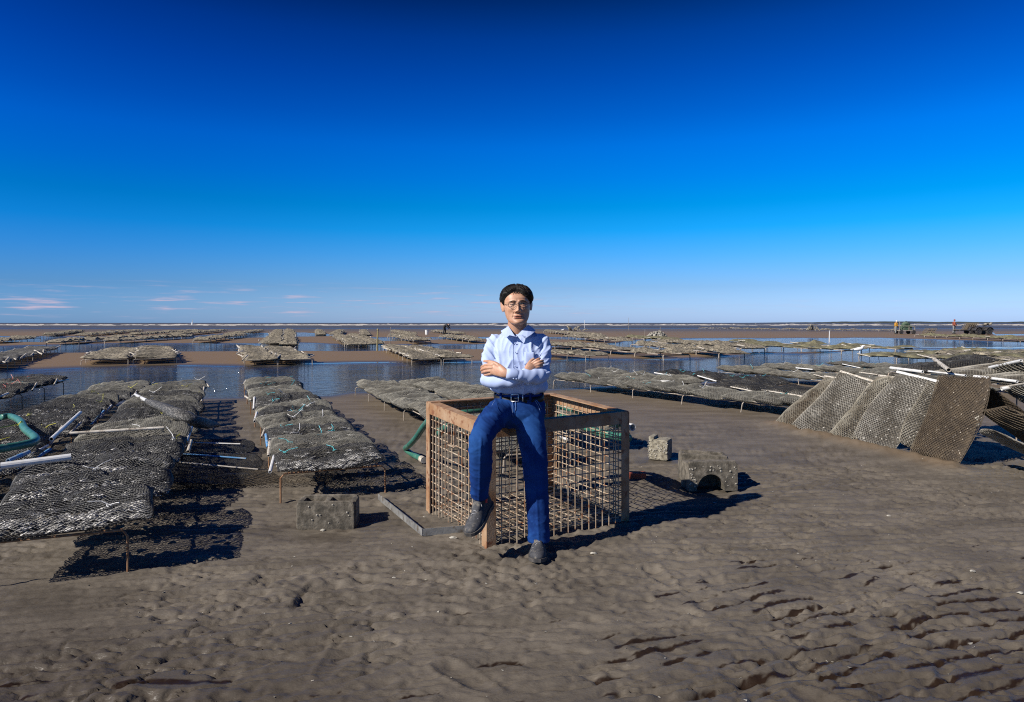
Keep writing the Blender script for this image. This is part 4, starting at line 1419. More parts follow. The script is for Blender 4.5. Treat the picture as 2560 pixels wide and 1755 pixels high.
# ------------------------------------------------------------------ concrete blocks
def lumpy_box(size, n, seed, amp):
    """closed rough-cast box surface: vertices, quads"""
    mb = MB()
    sx, sy, sz = size
    nn = (max(2, int(sx / n)), max(2, int(sy / n)), max(2, int(sz / n)))
    for ax in range(3):
        for sg in (-1, 1):
            u_, v_ = [a for a in range(3) if a != ax]
            a, b = np.meshgrid(np.linspace(-1, 1, nn[u_] + 1), np.linspace(-1, 1, nn[v_] + 1), indexing='ij')
            P = np.zeros(a.shape + (3,))
            P[..., ax], P[..., u_], P[..., v_] = sg, a, b
            # rounded edges
            q = np.sort(np.abs(P), axis=-1)
            rnd = 1 - 0.045 * np.maximum(0, (q[..., 1] - 0.85) / 0.15) ** 2 - 0.03 * np.maximum(0, (q[..., 0] - 0.85) / 0.15) ** 2
            P = P * np.array(size) / 2 * rnd[..., None]
            w = (fbm(P[..., 0] * 30 + P[..., 2] * 17 + seed, P[..., 1] * 30 + P[..., 2] * 23, seed, 3) - 0.5) * amp
            P = P * (1 + w[..., None] * 2)
            i, j = np.meshgrid(np.arange(nn[u_]), np.arange(nn[v_]), indexing='ij')
            k = (i * (nn[v_] + 1) + j).ravel()
            Q = np.stack([k, k + nn[v_] + 1, k + nn[v_] + 2, k + 1], 1)
            flip = (sg > 0) == (ax == 1)
            mb.add(P.reshape(-1, 3), Q[:, ::-1] if flip else Q)
    return mb


def barnacles(root, faces, n, seed, size=(0.004, 0.011)):
    r_ = np.random.default_rng(seed)
    mb = MB()
    for i in range(n):
        o, a, b, nrm = faces[r_.integers(0, len(faces))]
        p = np.array(o) + np.array(a) * r_.random() + np.array(b) * r_.random()
        s = r_.uniform(*size)
        u_ = np.array(a) / np.linalg.norm(a)
        v_ = np.cross(nrm, u_)
        ang = np.arange(6) / 6 * 2 * math.pi + r_.random()
        ring = p + np.outer(np.cos(ang), u_) * s + np.outer(np.sin(ang), v_) * s * r_.uniform(0.7, 1)
        ring2 = p + (ring - p) * 0.45 + np.array(nrm) * s * 0.7
        mb.add(np.vstack([ring, ring2]), [(i_, (i_ + 1) % 6, 6 + (i_ + 1) % 6, 6 + i_) for i_ in range(6)] + [(6, 7, 8, 9), (6, 9, 10, 11)])
    o = link('barnacles', mb.mesh('barnacles', M['barnacle']), root)
    o['kind'] = 'stuff'


def hollow_block(L, Wd, H, seed, cav):
    """rough block with cavities sunk into its top; cav: list of (x0, x1)"""
    mb = MB()
    xs = [-L / 2] + [v for c in cav for v in c] + [L / 2]
    wall = 0.034
    def add(c, s):
        b = lumpy_box(s, 0.02, seed, 0.012)
        mb.add(np.concatenate(b.V) + np.array(c), np.concatenate(b.Q))
    for sg in (-1, 1):
        add((0, sg * (Wd / 2 - wall / 2), H / 2), (L, wall, H))
    webs = [(xs[2 * i], xs[2 * i + 1]) for i in range(len(xs) // 2)]
    for a, b in webs:
        add(((a + b) / 2, 0, H / 2 - 0.002), (b - a, Wd - 2 * wall + 0.004, H - 0.008))
    return mb


blk = thing('concrete_block', 'hollow concrete block with two cavities half sunk left of the cage', 'concrete block', (-1.235, 4.60, -0.06), 'concrete blocks on the sand', (0.03, 0.0, 0.05))
link('body', hollow_block(0.385, 0.19, 0.215, 3, [(-0.155, -0.018), (0.018, 0.155)]).mesh('body', M['concrete'], True), blk)
mb = MB()
for cx_ in (-0.087, 0.087):
    mb.box((cx_, 0, 0.11), (0.132, 0.118, 0.12))
link('sand_fill', mb.mesh('sand_fill', M['concrete']), blk)
barnacles(blk, [((-0.18, -0.0965, 0.05), (0.36, 0, 0), (0, 0, 0.15), (0, -1, 0))], 9, 2, (0.003, 0.008))
# right pair
blk = thing('concrete_block', 'front block of the pair right of the cage, dark hollow in its face', 'concrete block', (1.61, 5.58, -0.02), 'concrete blocks on the sand', (0.0, 0.0, 0.06))
mb = MB()
L_, W_, H_ = 0.40, 0.20, 0.215
ang = np.linspace(0, math.pi, 15)
hx, hz_ = -0.02, 0.0
out_, inn_ = [], []
for a in ang:
    inn_.append((hx + 0.115 * math.cos(a), hz_ + 0.135 * math.sin(a)))
    cx_, cz_ = math.cos(a), math.sin(a)
    k_ = min((L_ / 2 - hx * np.sign(cx_)) / max(abs(cx_), 1e-6), H_ / max(cz_, 1e-6))
    out_.append((hx + k_ * cx_, k_ * cz_))
out_ = [(L_ / 2, 0)] + [(min(max(x_, -L_ / 2), L_ / 2), z_) for x_, z_ in out_[1:-1]] + [(-L_ / 2, 0)]
# make sure the two upper corners are in the outline
out_[4], out_[10] = (L_ / 2, H_), (-L_ / 2, H_)
for i in range(14):
    q = []
    for yy in (-W_ / 2, W_ / 2):
        q += [(inn_[i][0], yy, inn_[i][1]), (inn_[i + 1][0], yy, inn_[i + 1][1]), (out_[i + 1][0], yy, out_[i + 1][1]), (out_[i][0], yy, out_[i][1])]
    mb.add(q, [(0, 3, 2, 1), (4, 5, 6, 7), (0, 1, 5, 4), (2, 3, 7, 6)])
mb.box((hx, 0.085, 0.065), (0.22, 0.012, 0.13))
link('body', mb.mesh('body', M['concrete']), blk)
for (x0, x1) in ((-0.19, -0.15), (0.11, 0.19)):
    pass
barnacles(blk, [((0.10, -0.1005, 0.03), (0.09, 0, 0), (0, 0, 0.16), (0, -1, 0)), ((-0.195, -0.1005, 0.03), (0.06, 0, 0), (0, 0, 0.16), (0, -1, 0)), ((-0.1, -0.1005, 0.15), (0.2, 0, 0), (0, 0, 0.05), (0, -1, 0))], 34, 4, (0.003, 0.009))
# rough ridge along its top
mb = MB()
b = lumpy_box((0.40, 0.045, 0.035), 0.02, 9, 0.02)
mb.add(np.concatenate(b.V) + np.array([0, -0.07, H_ + 0.004]), np.concatenate(b.Q))
link('rim', mb.mesh('rim', M['concrete'], True), blk)
blk = thing('concrete_block', 'rear block of the pair right of the cage, tilted and hollow', 'concrete block', (1.62, 5.83, -0.01), 'concrete blocks on the sand', (0.0, 0.05, -0.12))
link('body', hollow_block(0.39, 0.19, 0.235, 6, [(-0.155, 0.155)]).mesh('body', M['concrete'], True), blk)
# small pale block
blk = thing('concrete_block', 'small pale block crusted with barnacles right of the cage', 'concrete block', (1.465, 6.74, -0.01), 'concrete blocks on the sand', (0, 0, -0.45))
b = lumpy_box((0.19, 0.20, 0.20), 0.016, 12, 0.03)
mb = MB()
mb.add(np.concatenate(b.V) + np.array([0, 0, 0.1]), np.concatenate(b.Q))
b = lumpy_box((0.05, 0.19, 0.035), 0.016, 14, 0.03)
mb.add(np.concatenate(b.V) + np.array([-0.07, 0, 0.208]), np.concatenate(b.Q))
link('body', mb.mesh('body', M['concrete_pale'], True), blk)
barnacles(blk, [((-0.095, -0.102, 0.01), (0.19, 0, 0), (0, 0, 0.18), (0, -1, 0)), ((-0.097, -0.1, 0.01), (0, 0.2, 0), (0, 0, 0.18), (-1, 0, 0))], 110, 8, (0.004, 0.010))

# ------------------------------------------------------------------ bits on the sand
# bent angle iron
p0, p1, p2 = [np.array(Z(x, y, 0.0)) for x, y in ((946, 1249), (1056, 1340), (1168, 1331))]
mb = MB()
for a, b in ((p0, p1), (p1, p2)):
    d = (b - a) / np.linalg.norm(b - a)
    nn_ = np.array([-d[1], d[0], 0])
    if b is p2:
        a = a + d * 0.006
    mb.beam(a + (0, 0, 0.022), b + (0, 0, 0.022), 0.005, 0.045)
    mb.beam(a + nn_ * 0.024 + (0, 0, 0.008), b + nn_ * 0.024 + (0, 0, 0.008), 0.043, 0.005)
mb.build_thing('angle_iron', M['steel_grey'], 'bent length of grey angle iron lying in front of the cage', 'metal bar')
mb = MB()
c = np.array(Z(1594, 1196, 0.0))
mb.box(c + (0, 0.03, 0.018), (0.15, 0.09, 0.055), rotz(-0.1))
mb.build_thing('brick', M['brick'], 'orange-red brick behind the right corner of the cage', 'brick')


def shell(px, py, s, label, seed):
    r_ = np.random.default_rng(seed)
    c = G(px, py, 0)
    mb = MB()
    ang = np.arange(10) / 10 * 2 * math.pi
    k = 1 + 0.25 * np.cos(ang) + 0.1 * r_.normal(size=10)
    rot = r_.uniform(0, 6.28)
    rings = []
    for f, h in ((1.0, 0.0), (0.75, 0.45), (0.35, 0.75), (0.05, 0.8)):
        rings.append(np.stack([np.cos(ang + rot) * s * k * f, np.sin(ang + rot) * s * 0.75 * k * f, np.full(10, h * s * 0.45) + 0.1 * s * r_.normal(size=10) * f], 1))
    mb.loft(rings)
    o = mb.build('oyster_shell', M['barnacle'], None, False)
    o.location = (c.x, c.y, ground_z(c.x, c.y) + 0.001)
    tag(o, label, 'shell', 'white shells on the sand')


for i, (px, py, s, lab) in enumerate(((808, 1312, 0.021, 'white shell at the foot of the block left of the cage'), (1135, 1347, 0.022, 'white shell by the end of the bent angle iron'),
                                     (1484, 1385, 0.02, 'white shell on the sand right of the planted shoe'), (1786, 1254, 0.018, 'white shell beyond the tip of the long shadow'),
                                     (2091, 1256, 0.014, 'narrow white shell on the sand below the leaning bags'), (2221, 1288, 0.016, 'white shell far to the right on bare sand'),
                                     (2430, 1430, 0.016, 'small white shell near the right edge of the ripples'), (2553, 1486, 0.017, 'white shell cut by the right edge'),
                                     (986, 1445, 0.013, 'white shell in front of the cage, left of the shoes'), (660, 1433, 0.013, 'white shell on the sand left of the block'),
                                     (1060, 1290, 0.011, 'white chip inside the bend of the angle iron'), (1622, 1221, 0.016, 'white shell lying in the mesh shadow'))):
    shell(px, py, s, lab, 200 + i)
r_ = np.random.default_rng(44)
mb = MB()
for i in range(320):
    y = 2.0 + 6.5 * r_.random() ** 1.3
    x = r_.uniform(-0.72, 0.72) * y
    if pool_t(np.array([x]), np.array([y]))[0][0] > -0.5:
        continue
    z = ground_z(x, y)
    s = r_.uniform(0.002, 0.007)
    P = r_.normal(size=(6, 3)) * (s, s * 0.7, s * 0.35) + (x, y, z + 0.002)
    mb.add(P, None, [(0, 1, 2), (0, 2, 3), (0, 3, 4), (1, 2, 5), (3, 4, 5)])
tag(mb.build('shell_fragments', M['barnacle']), kind='stuff')

# ------------------------------------------------------------------ the man
M['skin'] = mat('skin', (0.56, 0.325, 0.21), (0.48, 0.25, 0.155), rough=0.48, scale=40, detail=6, spec=0.4, bump=0.15, bscale=400)
attr_mix(M['skin'], 'lip', (0.36, 0.115, 0.085))
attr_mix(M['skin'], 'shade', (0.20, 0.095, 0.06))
_b = M['skin'].node_tree.nodes['Principled BSDF']
_b.inputs['Subsurface Weight'].default_value = 0.08
_b.inputs['Subsurface Radius'].default_value = (0.012, 0.004, 0.002)
M['shirt'] = mat('shirt', (0.44, 0.54, 0.80), (0.48, 0.575, 0.81), rough=0.85, scale=8, spec=0.2, bump=0.08, bscale=900)
M['jeans'] = mat('jeans', (0.004, 0.022, 0.115), (0.007, 0.036, 0.165), rough=0.9, scale=7, detail=8, spec=0.12, bump=0.35, bscale=450, c3=(0.012, 0.060, 0.235), s3=9, f3=(0.52, 0.74))
M['stitch'] = mat('stitch', (0.16, 0.26, 0.50), rough=0.8)
M['belt'] = mat('belt', (0.008, 0.007, 0.007), (0.014, 0.012, 0.011), rough=0.55, scale=40, spec=0.25)
M['metal'] = mat('metal', (0.85, 0.82, 0.78), rough=0.35, metal=0.7)
M['shoe'] = mat('shoe', (0.030, 0.032, 0.038), (0.065, 0.066, 0.072), rough=0.8, scale=70, bump=0.8, bscale=200, c3=(0.16, 0.145, 0.12), s3=40, f3=(0.56, 0.72))
M['sole'] = mat('sole', (0.03, 0.03, 0.032), (0.10, 0.09, 0.08), rough=0.7, scale=30)
M['lace'] = mat('lace', (0.30, 0.30, 0.31), rough=0.8)
M['sock'] = mat('sock', (0.035, 0.035, 0.04), rough=0.9)
M['hair'] = mat('hair', (0.006, 0.005, 0.0045), (0.016, 0.013, 0.011), rough=0.5, spec=0.22, scale=30, stretch=(8, 8, 1), bump=0.4, bscale=120)
M['white_eye'] = mat('white_eye', (0.30, 0.26, 0.23), rough=0.3)
M['iris'] = mat('iris', (0.012, 0.008, 0.006), rough=0.2)
M['frame'] = mat('frame', (0.022, 0.013, 0.008), rough=0.35)
M['red'] = mat('red', (0.65, 0.02, 0.02), rough=0.5)
lens = bpy.data.materials.new('lens')
lens.use_nodes = True
_nt = lens.node_tree
_nt.nodes.clear()
_o, _t, _g, _m = [_nt.nodes.new('ShaderNode' + n) for n in ('OutputMaterial', 'BsdfTransparent', 'BsdfGlossy', 'MixShader')]
_g.inputs['Roughness'].default_value = 0.02
_t.inputs['Color'].default_value = (0.93, 0.93, 0.92, 1)
_m.inputs[0].default_value = 0.012
for a_, b_ in ((_t.outputs[0], _m.inputs[1]), (_g.outputs[0], _m.inputs[2]), (_m.outputs[0], _o.inputs[0])):
    _nt.links.new(a_, b_)
M['lens'] = lens

MAN = Vector((0.05, 4.05, 0.0))
man = thing('person', 'man in pale blue shirt and jeans, arms crossed, perched on the cage', 'person', MAN)
PXM = 416.0


def remesh(mb, voxel, smooth=2):
    o = link('tmp', mb.mesh('tmp', M['skin']))
    m = o.modifiers.new('r', 'REMESH')
    m.mode = 'VOXEL'
    m.voxel_size = voxel
    if smooth:
        s = o.modifiers.new('s', 'SMOOTH')
        s.factor = 0.5
        s.iterations = smooth
    dg = bpy.context.evaluated_depsgraph_get()
    me = bpy.data.meshes.new_from_object(o.evaluated_get(dg))
    n = len(me.vertices)
    V = np.empty(n * 3)
    me.vertices.foreach_get('co', V)
    NN = np.empty(n * 3, dtype=np.float32)
    me.vertices.foreach_get('normal', NN)
    k = len(me.polygons)
    lt = np.empty(k, dtype=np.int32)
    me.polygons.foreach_get('loop_total', lt)
    lv = np.empty(len(me.loops), dtype=np.int32)
    me.loops.foreach_get('vertex_index', lv)
    bpy.data.objects.remove(o)
    bpy.data.meshes.remove(me)
    if (lt == 4).all():
        return V.reshape(-1, 3), NN.reshape(-1, 3).astype(float), lv.reshape(-1, 4)
    st = np.concatenate([[0], np.cumsum(lt)[:-1]])
    Q = np.array([[lv[s], lv[s + 1], lv[s + 2], lv[s + 3] if t > 3 else lv[s + 2]] for s, t in zip(st, lt)])
    return V.reshape(-1, 3), NN.reshape(-1, 3).astype(float), Q


def n3(P, s, o=(0, 0, 0)):
    """smooth 3-D noise in 0..1, scaled per axis"""
    Q = P * np.array(s) + np.array(o)
    return np.array([mnoise.noise(q) for q in Q]) * 0.5 + 0.5


def ring(py, cx, hw, d, hd, n=40, ex=2.4, lean=0.0):
    """horizontal body section"""
    a = np.linspace(0, 2 * math.pi, n, endpoint=False)
    c, s = np.cos(a), np.sin(a)
    x = np.sign(c) * np.abs(c) ** (2 / ex) * hw / PXM
    y = np.sign(s) * np.abs(s) ** (2 / ex) * hd
    w = W(cx, py, d)
    return np.stack([w.x + x, w.y + y, np.full(n, w.z) + lean * y], 1)


def wp(pts):
    return [tuple(W(*p)) for p in pts]


# --- hands, in the pose of the crossed arms
LH_WRIST = [(1276, 935, 3.875), (1266, 934, 3.868), (1256, 930, 3.874), (1243, 923.5, 3.893), (1229, 921, 3.912)]
LH_F = [[(1236, 913, 3.905), (1228, 911.5, 3.912), (1214, 912.5, 3.935), (1205, 917, 3.975), (1203.5, 920, 4.015)],
        [(1236, 920, 3.900), (1227, 919, 3.907), (1212.5, 920.5, 3.932), (1204, 924.5, 3.975), (1203, 927, 4.015)],
        [(1237, 926, 3.902), (1228, 926.5, 3.908), (1214, 928.5, 3.934), (1206.5, 931.5, 3.975), (1206, 933, 4.01)],
        [(1240, 931, 3.908), (1231, 933, 3.914), (1219, 936, 3.940), (1212, 937.5, 3.97), (1211, 938, 4.0)]]
LH_T = [(1254, 923, 3.882), (1241, 910, 3.900), (1225, 904.5, 3.928), (1209.5, 902.5, 3.962)]
RH_WRIST = [(1306, 938, 3.928), (1316, 930, 3.935), (1324, 921, 3.944), (1331, 912, 3.955)]
RH_F = [[(1327, 911, 3.955), (1333, 905, 3.958), (1341, 900, 3.953), (1347, 897, 3.962), (1351, 895.5, 3.972)],
        [(1330, 914, 3.952), (1337, 909, 3.953), (1346, 904.5, 3.948), (1353, 902, 3.957), (1359, 901, 3.97)],
        [(1331, 918, 3.952), (1339, 913.5, 3.952), (1348, 910, 3.947), (1355, 908.2, 3.956), (1360.5, 907.5, 3.97)],
        [(1331, 922, 3.954), (1339, 918.5, 3.954), (1347, 915.8, 3.951), (1353, 914.3, 3.958), (1357, 913.8, 3.97)]]
RH_T = [(1321, 918, 3.955), (1324, 907, 3.972), (1330, 900, 3.985), (1336, 896.5, 3.992)]

core = MB()
core.tube(wp(LH_WRIST), [(0.022, 0.019), (0.025, 0.018), (0.031, 0.017), (0.037, 0.014), (0.034, 0.011)], 16, up=(0, 1, 0), smooth=14)
for f in LH_F:
    core.tube(wp(f), [0.0085, 0.0095, 0.0085, 0.0078, 0.006], 10, smooth=16)
core.tube(wp(LH_T), [0.015, 0.0125, 0.0098, 0.0075], 10, smooth=14)
core.tube(wp(RH_WRIST), [(0.022, 0.018), (0.025, 0.018), (0.030, 0.016), (0.032, 0.013)], 16, up=(0, 1, 0), smooth=12)
for f in RH_F:
    core.tube(wp(f), [0.0085, 0.0088, 0.0078, 0.0070, 0.0055], 10, smooth=16)
core.tube(wp(RH_T), [0.012, 0.011, 0.009, 0.007], 10, smooth=12)
hV, hN, hQ = remesh(core, 0.0026, 3)

# --- the rest of the body under the clothes
ELB_R, ELB_L = (1222, 949, 4.005), (1352, 938, 3.985)
core = MB()
core.loft([ring(1040, 1294, 60, 4.10, 0.10), ring(1005, 1296, 56, 4.10, 0.10), ring(960, 1297, 55, 4.11, 0.095), ring(900, 1295, 60, 4.12, 0.10),
           ring(870, 1294, 62, 4.13, 0.098), ring(850, 1294, 56, 4.135, 0.08), ring(838, 1293, 38, 4.14, 0.06), ring(828, 1292, 26, 4.13, 0.056)])
core.tube(wp([(1293, 838, 4.135), (1293, 815, 4.12), (1294, 795, 4.10)]), [(0.062, 0.060), (0.0585, 0.060), (0.056, 0.058)], 24)
core.tube(wp([(1236, 856, 4.11), (1224, 905, 4.07), ELB_R, (1250, 951, 3.945), (1285, 948, 3.922), (1306, 938, 3.928), (1318, 928, 3.936)]), [0.034, 0.030, 0.030, 0.030, 0.026, 0.022, 0.021], 14, smooth=30)
core.tube(wp([(1356, 856, 4.12), (1358, 900, 4.07), ELB_L, (1310, 940, 3.905), (1280, 935, 3.876), (1264, 933, 3.868)]), [0.034, 0.031, 0.031, 0.027, 0.021, 0.020], 14, smooth=30)
core.tube(wp([(1264, 1024, 4.08), (1236, 1042, 3.97), (1200, 1094, 3.745), (1201, 1165, 3.80), (1199, 1240, 3.868)]), [0.07, 0.066, 0.050, 0.046, 0.030], 14, smooth=30)
core.tube(wp([(1325, 1030, 4.08), (1330, 1100, 4.03), (1337, 1165, 3.99), (1345, 1290, 3.965), (1347, 1350, 3.965)]), [0.07, 0.066, 0.052, 0.044, 0.030], 14, smooth=30)
core.tube([(-0.160, 3.890, 0.31), (-0.18, 3.84, 0.275), (-0.205, 3.79, 0.25)], [0.022, 0.022, 0.018], 12)
core.tube([(0.150, 3.99, 0.06), (0.145, 3.90, 0.045), (0.138, 3.83, 0.038)], [0.022, 0.022, 0.018], 12)
bV, bN, bQ = remesh(core, 0.007, 1)

# --- head, face towards -y, origin under the chin
HP = np.array([  # z, half width, front, back
    (0.000, 0.018, -0.083, -0.045), (0.004, 0.027, -0.089, -0.025), (0.012, 0.0405, -0.0925, 0.000), (0.025, 0.0515, -0.091, 0.022), (0.042, 0.0590, -0.0885, 0.048),
    (0.060, 0.0640, -0.0885, 0.066), (0.080, 0.0670, -0.0890, 0.080), (0.100, 0.0695, -0.0890, 0.090), (0.120, 0.0705, -0.0860, 0.095), (0.140, 0.0715, -0.0885, 0.098),
    (0.160, 0.0720, -0.0860, 0.098), (0.180, 0.0690, -0.0775, 0.094), (0.200, 0.0600, -0.0600, 0.082), (0.215, 0.0450, -0.0380, 0.062), (0.224, 0.0270, -0.0150, 0.038), (0.228, 0.002, 0.008, 0.012)])


def g2(a, b, sa, sb):
    return np.exp(-0.5 * ((a / sa) ** 2 + (b / sb) ** 2))


def head_base(az, z):
    """skull surface; az = 0 faces forward, az > 0 towards +x"""
    hw, fr, bk = [np.interp(z, HP[:, 0], HP[:, k]) for k in (1, 2, 3)]
    hw = hw * 1.11
    c, s = np.cos(az), np.sin(az)
    ex = 2.25
    x = np.sign(s) * np.abs(s) ** (2 / ex) * hw
    yc, hd = (fr + bk) / 2, (bk - fr) / 2
    y = yc - np.sign(c) * np.abs(c) ** (2 / ex) * hd
    return x, y


def build_head():
    na, nz = 150, 170
    zz = np.concatenate([np.linspace(0, 0.205, 140, endpoint=False), np.linspace(0.205, 0.228, 30)])
    # denser in front
    t = np.linspace(-1, 1, na, endpoint=False)
    az1 = math.pi * (0.42 * t + 0.58 * t ** 3)
    AZ, ZZ = np.meshgrid(az1, zz)
    ZZ0 = None
    hp_s = np.array([np.interp(zz, HP[:, 0], HP[:, k]) for k in (1, 2, 3)])
    X, Y = head_base(AZ, ZZ)
    # smooth the profile table along z
    for _ in range(6):
        X[1:-1] = (X[:-2] + 2 * X[1:-1] + X[2:]) / 4
        Y[1:-1] = (Y[:-2] + 2 * Y[1:-1] + Y[2:]) / 4
    front = sstep(0.3, 0.8, np.cos(AZ))
    ax = np.abs(X)
    d = np.zeros(X.shape)
    # nose
    bridge = np.interp(ZZ, [0.066, 0.0705, 0.0745, 0.080, 0.086, 0.094, 0.105, 0.118, 0.128, 0.142], [0, 0.003, 0.012, 0.0195, 0.0215, 0.018, 0.013, 0.0085, 0.005, 0])
    wid = np.interp(ZZ, [0.07, 0.082, 0.095, 0.12, 0.14], [0.0105, 0.0095, 0.0082, 0.0085, 0.011])
    d -= bridge * np.exp(-0.5 * (X / wid) ** 2)
    d -= 0.0095 * g2(ax - 0.0145, ZZ - 0.0785, 0.0052, 0.0055)
    d += 0.004 * g2(ax - 0.0085, ZZ - 0.0705, 0.0035, 0.0022)
    # eyes and brows
    d += 0.0105 * g2(ax - 0.0315, ZZ - 0.121, 0.0150, 0.0095)
    d -= 0.0085 * g2(ax - 0.0320, ZZ - 0.1195, 0.0110, 0.0075)
    d += 0.0016 * g2(ax - 0.0315, ZZ - 0.1285, 0.012, 0.0014)
    d -= 0.0012 * g2(ax - 0.0315, ZZ - 0.1115, 0.012, 0.0022)
    d += 0.0014 * g2(ax - 0.030, ZZ - 0.1065, 0.013, 0.0018)
    d -= 0.0032 * g2(ax - 0.030, ZZ - 0.139, 0.018, 0.0045)
    d += 0.0018 * g2(ax - 0.0045, ZZ - 0.141, 0.0016, 0.008)
    d += 0.0008 * g2(X, np.sin((ZZ - 0.152) * 420), 0.03, 0.5) * g2(ZZ - 0.165, 0, 0.014, 1)
    # cheeks and folds
    d -= 0.0050 * g2(ax - 0.043, ZZ - 0.096, 0.016, 0.012)
    d += 0.0035 * g2(ax - 0.046, ZZ - 0.062, 0.012, 0.014)
    fx = np.interp(ZZ, [0.035, 0.05, 0.07, 0.082], [0.032, 0.0315, 0.0250, 0.0185])
    d += 0.0026 * np.exp(-0.5 * ((ax - fx) / 0.0022) ** 2) * sstep(0.034, 0.05, ZZ) * (1 - sstep(0.076, 0.086, ZZ))
    # mouth
    mw = sstep(0.027, 0.016, ax)
    d -= 0.0050 * g2(X, ZZ - 0.0560, 0.020, 0.0055)
    d -= 0.0040 * mw * g2(0, ZZ - 0.0525, 1, 0.0028) * (1 - 0.25 * g2(X, 0, 0.003, 1))
    d -= 0.0048 * mw * g2(0, ZZ - 0.0430, 1, 0.0034)
    ml = 0.0472 + 0.0036 * (ax / 0.025) ** 2
    d += 0.0052 * sstep(0.029, 0.020, ax) * g2(0, ZZ - ml, 1, 0.0012)
    d += 0.003 * g2(ax - 0.0275, ZZ - 0.049, 0.0025, 0.003)
    d += 0.0034 * g2(X, ZZ - 0.0340, 0.016, 0.0032)
    d -= 0.0045 * g2(X, ZZ - 0.0170, 0.015, 0.0080)
    d += 0.0015 * g2(X, ZZ - 0.0635, 0.0025, 0.005)
    Y = Y + d * front * 1.22
    lip = (sstep(0.026, 0.020, ax) * (g2(0, ZZ - 0.0520, 1, 0.0026) + g2(0, ZZ - 0.0432, 1, 0.0032)) * front).clip(0, 1)
    shade = (0.85 * sstep(0.028, 0.022, ax) * g2(0, ZZ - ml, 1, 0.0011) + 0.9 * g2(ax - 0.0085, ZZ - 0.0705, 0.0032, 0.0018)  # stubble, plus shade painted into mouth line, nostrils and eye hollows
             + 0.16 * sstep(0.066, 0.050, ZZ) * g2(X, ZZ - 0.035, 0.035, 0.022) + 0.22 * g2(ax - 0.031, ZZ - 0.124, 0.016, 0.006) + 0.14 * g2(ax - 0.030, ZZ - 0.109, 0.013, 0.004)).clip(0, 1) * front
    V = np.stack([X, Y, ZZ], -1).reshape(-1, 3)
    i, j = np.meshgrid(np.arange(len(zz) - 1), np.arange(na), indexing='ij')
    k = (i * na + j).ravel()
    k2 = (i * na + (j + 1) % na).ravel()
    Q = np.stack([k, k2, k2 + na, k + na], 1)
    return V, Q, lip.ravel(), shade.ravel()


eV, eQ, lipA, shadeA = build_head()
# ears
ears = MB()
for sg in (-1, 1):
    n_u, n_v = 14, 10
    prof = []
    for iu in range(n_u):
        t = iu / (n_u - 1)
        zc = 0.086 + t * 0.060
        wv = 0.0165 * math.sin(math.pi * (0.10 + 0.84 * t)) ** 0.7 * (0.75 + 0.45 * t)
        ringp = []
        for iv in range(12):
            a = iv / 12 * 2 * math.pi
            rim = 0.0058 + 0.0022 * math.cos(a)
            y = 0.017 + 0.010 * (t - 0.3) + wv * math.cos(a)
            out = 0.0775 + (y - 0.004) * 0.55 + rim * math.sin(a) * (0.7 + 0.3 * abs(math.cos(a)))
            ringp.append((sg * out, y, zc))
        prof.append(ringp if sg > 0 else ringp[::-1])
    ears.loft(prof)
rV, rQ, rT = np.concatenate(ears.V), np.concatenate(ears.Q), np.concatenate(ears.T)

yaw, roll = math.radians(3), math.radians(-2.6)
HR = np.array(Matrix.Rotation(yaw, 3, 'Z') @ Matrix.Rotation(roll, 3, 'Y') @ Matrix.Rotation(math.radians(-2), 3, 'X'))
HO = np.array([(1294.5 - CX) / FOC * 4.09, 4.095, 1.3155])


def hw_(P):
    return np.asarray(P) @ HR.T + HO


full = MB()
full.add(hw_(eV), eQ)
full.add(hw_(rV), rQ, rT)
full.add(hV, hQ)
full.add(bV, bQ)
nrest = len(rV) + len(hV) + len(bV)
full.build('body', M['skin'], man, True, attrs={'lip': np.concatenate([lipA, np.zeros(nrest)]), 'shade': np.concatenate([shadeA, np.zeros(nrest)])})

# --- eyes behind narrowed lids
for sg in (-1, 1):
    mb = MB()
    c = np.array([sg * 0.0315, -0.0862, 0.1202])
    # almond slit following the lid
    us = np.linspace(-1, 1, 13)
    top = np.stack([us * 0.0135, -0.0020 * (1 - us ** 2) + 0.0030 * us * us * 1.2, 0.0021 * (1 - us ** 2) ** 0.8], 1)
    bot = np.stack([us * 0.0135, -0.0020 * (1 - us ** 2) + 0.0030 * us * us * 1.2, -0.0015 * (1 - us ** 2) ** 0.8], 1)
    P = np.vstack([top, bot]) + c
    mb.add(hw_(P), [(i, i + 1, 14 + i, 13 + i) for i in range(12)])
    e = mb.build('eye', M['white_eye'], man, True)
    mb = MB()
    mb.ball(hw_(c + np.array([0.001 * 1, -0.0004, 0.0006])), (0.0042, 0.0022, 0.0027), 12, 8)
    o = mb.build('iris', M['iris'], man, True)
    o.parent = e
    mb = MB()
    lid = np.stack([us * 0.0145, -0.0032 * (1 - us ** 2) + 0.0032 * us * us, 0.0023 * (1 - us ** 2) ** 0.8 + 0.0004], 1) + c
    mb.tube(hw_(lid), [(0.0011, 0.0011)] * 13, 6)
    o = mb.build('eyelashes', M['hair'], man, True)
    o.parent = e
    mb = MB()
    us = np.linspace(-1, 1, 15)
    bx = sg * (0.0305 + us * 0.0185)
    bz = 0.1385 + 0.0028 * (1 - us ** 2) - 0.0020 * us * (1 if True else 0)
    by = -0.0925 - 0.001 * (1 - us ** 2) + 0.0055 * ((np.abs(bx) / 0.05) ** 3)
    mb.tube(hw_(np.stack([bx, by, bz], 1)), [(0.0022 * (1 - 0.75 * abs(u) ** 3), 0.0026 * (1 - 0.6 * abs(u) ** 2)) for u in us], 8)
    mb.build('eyebrow', M['hair'], man, True)

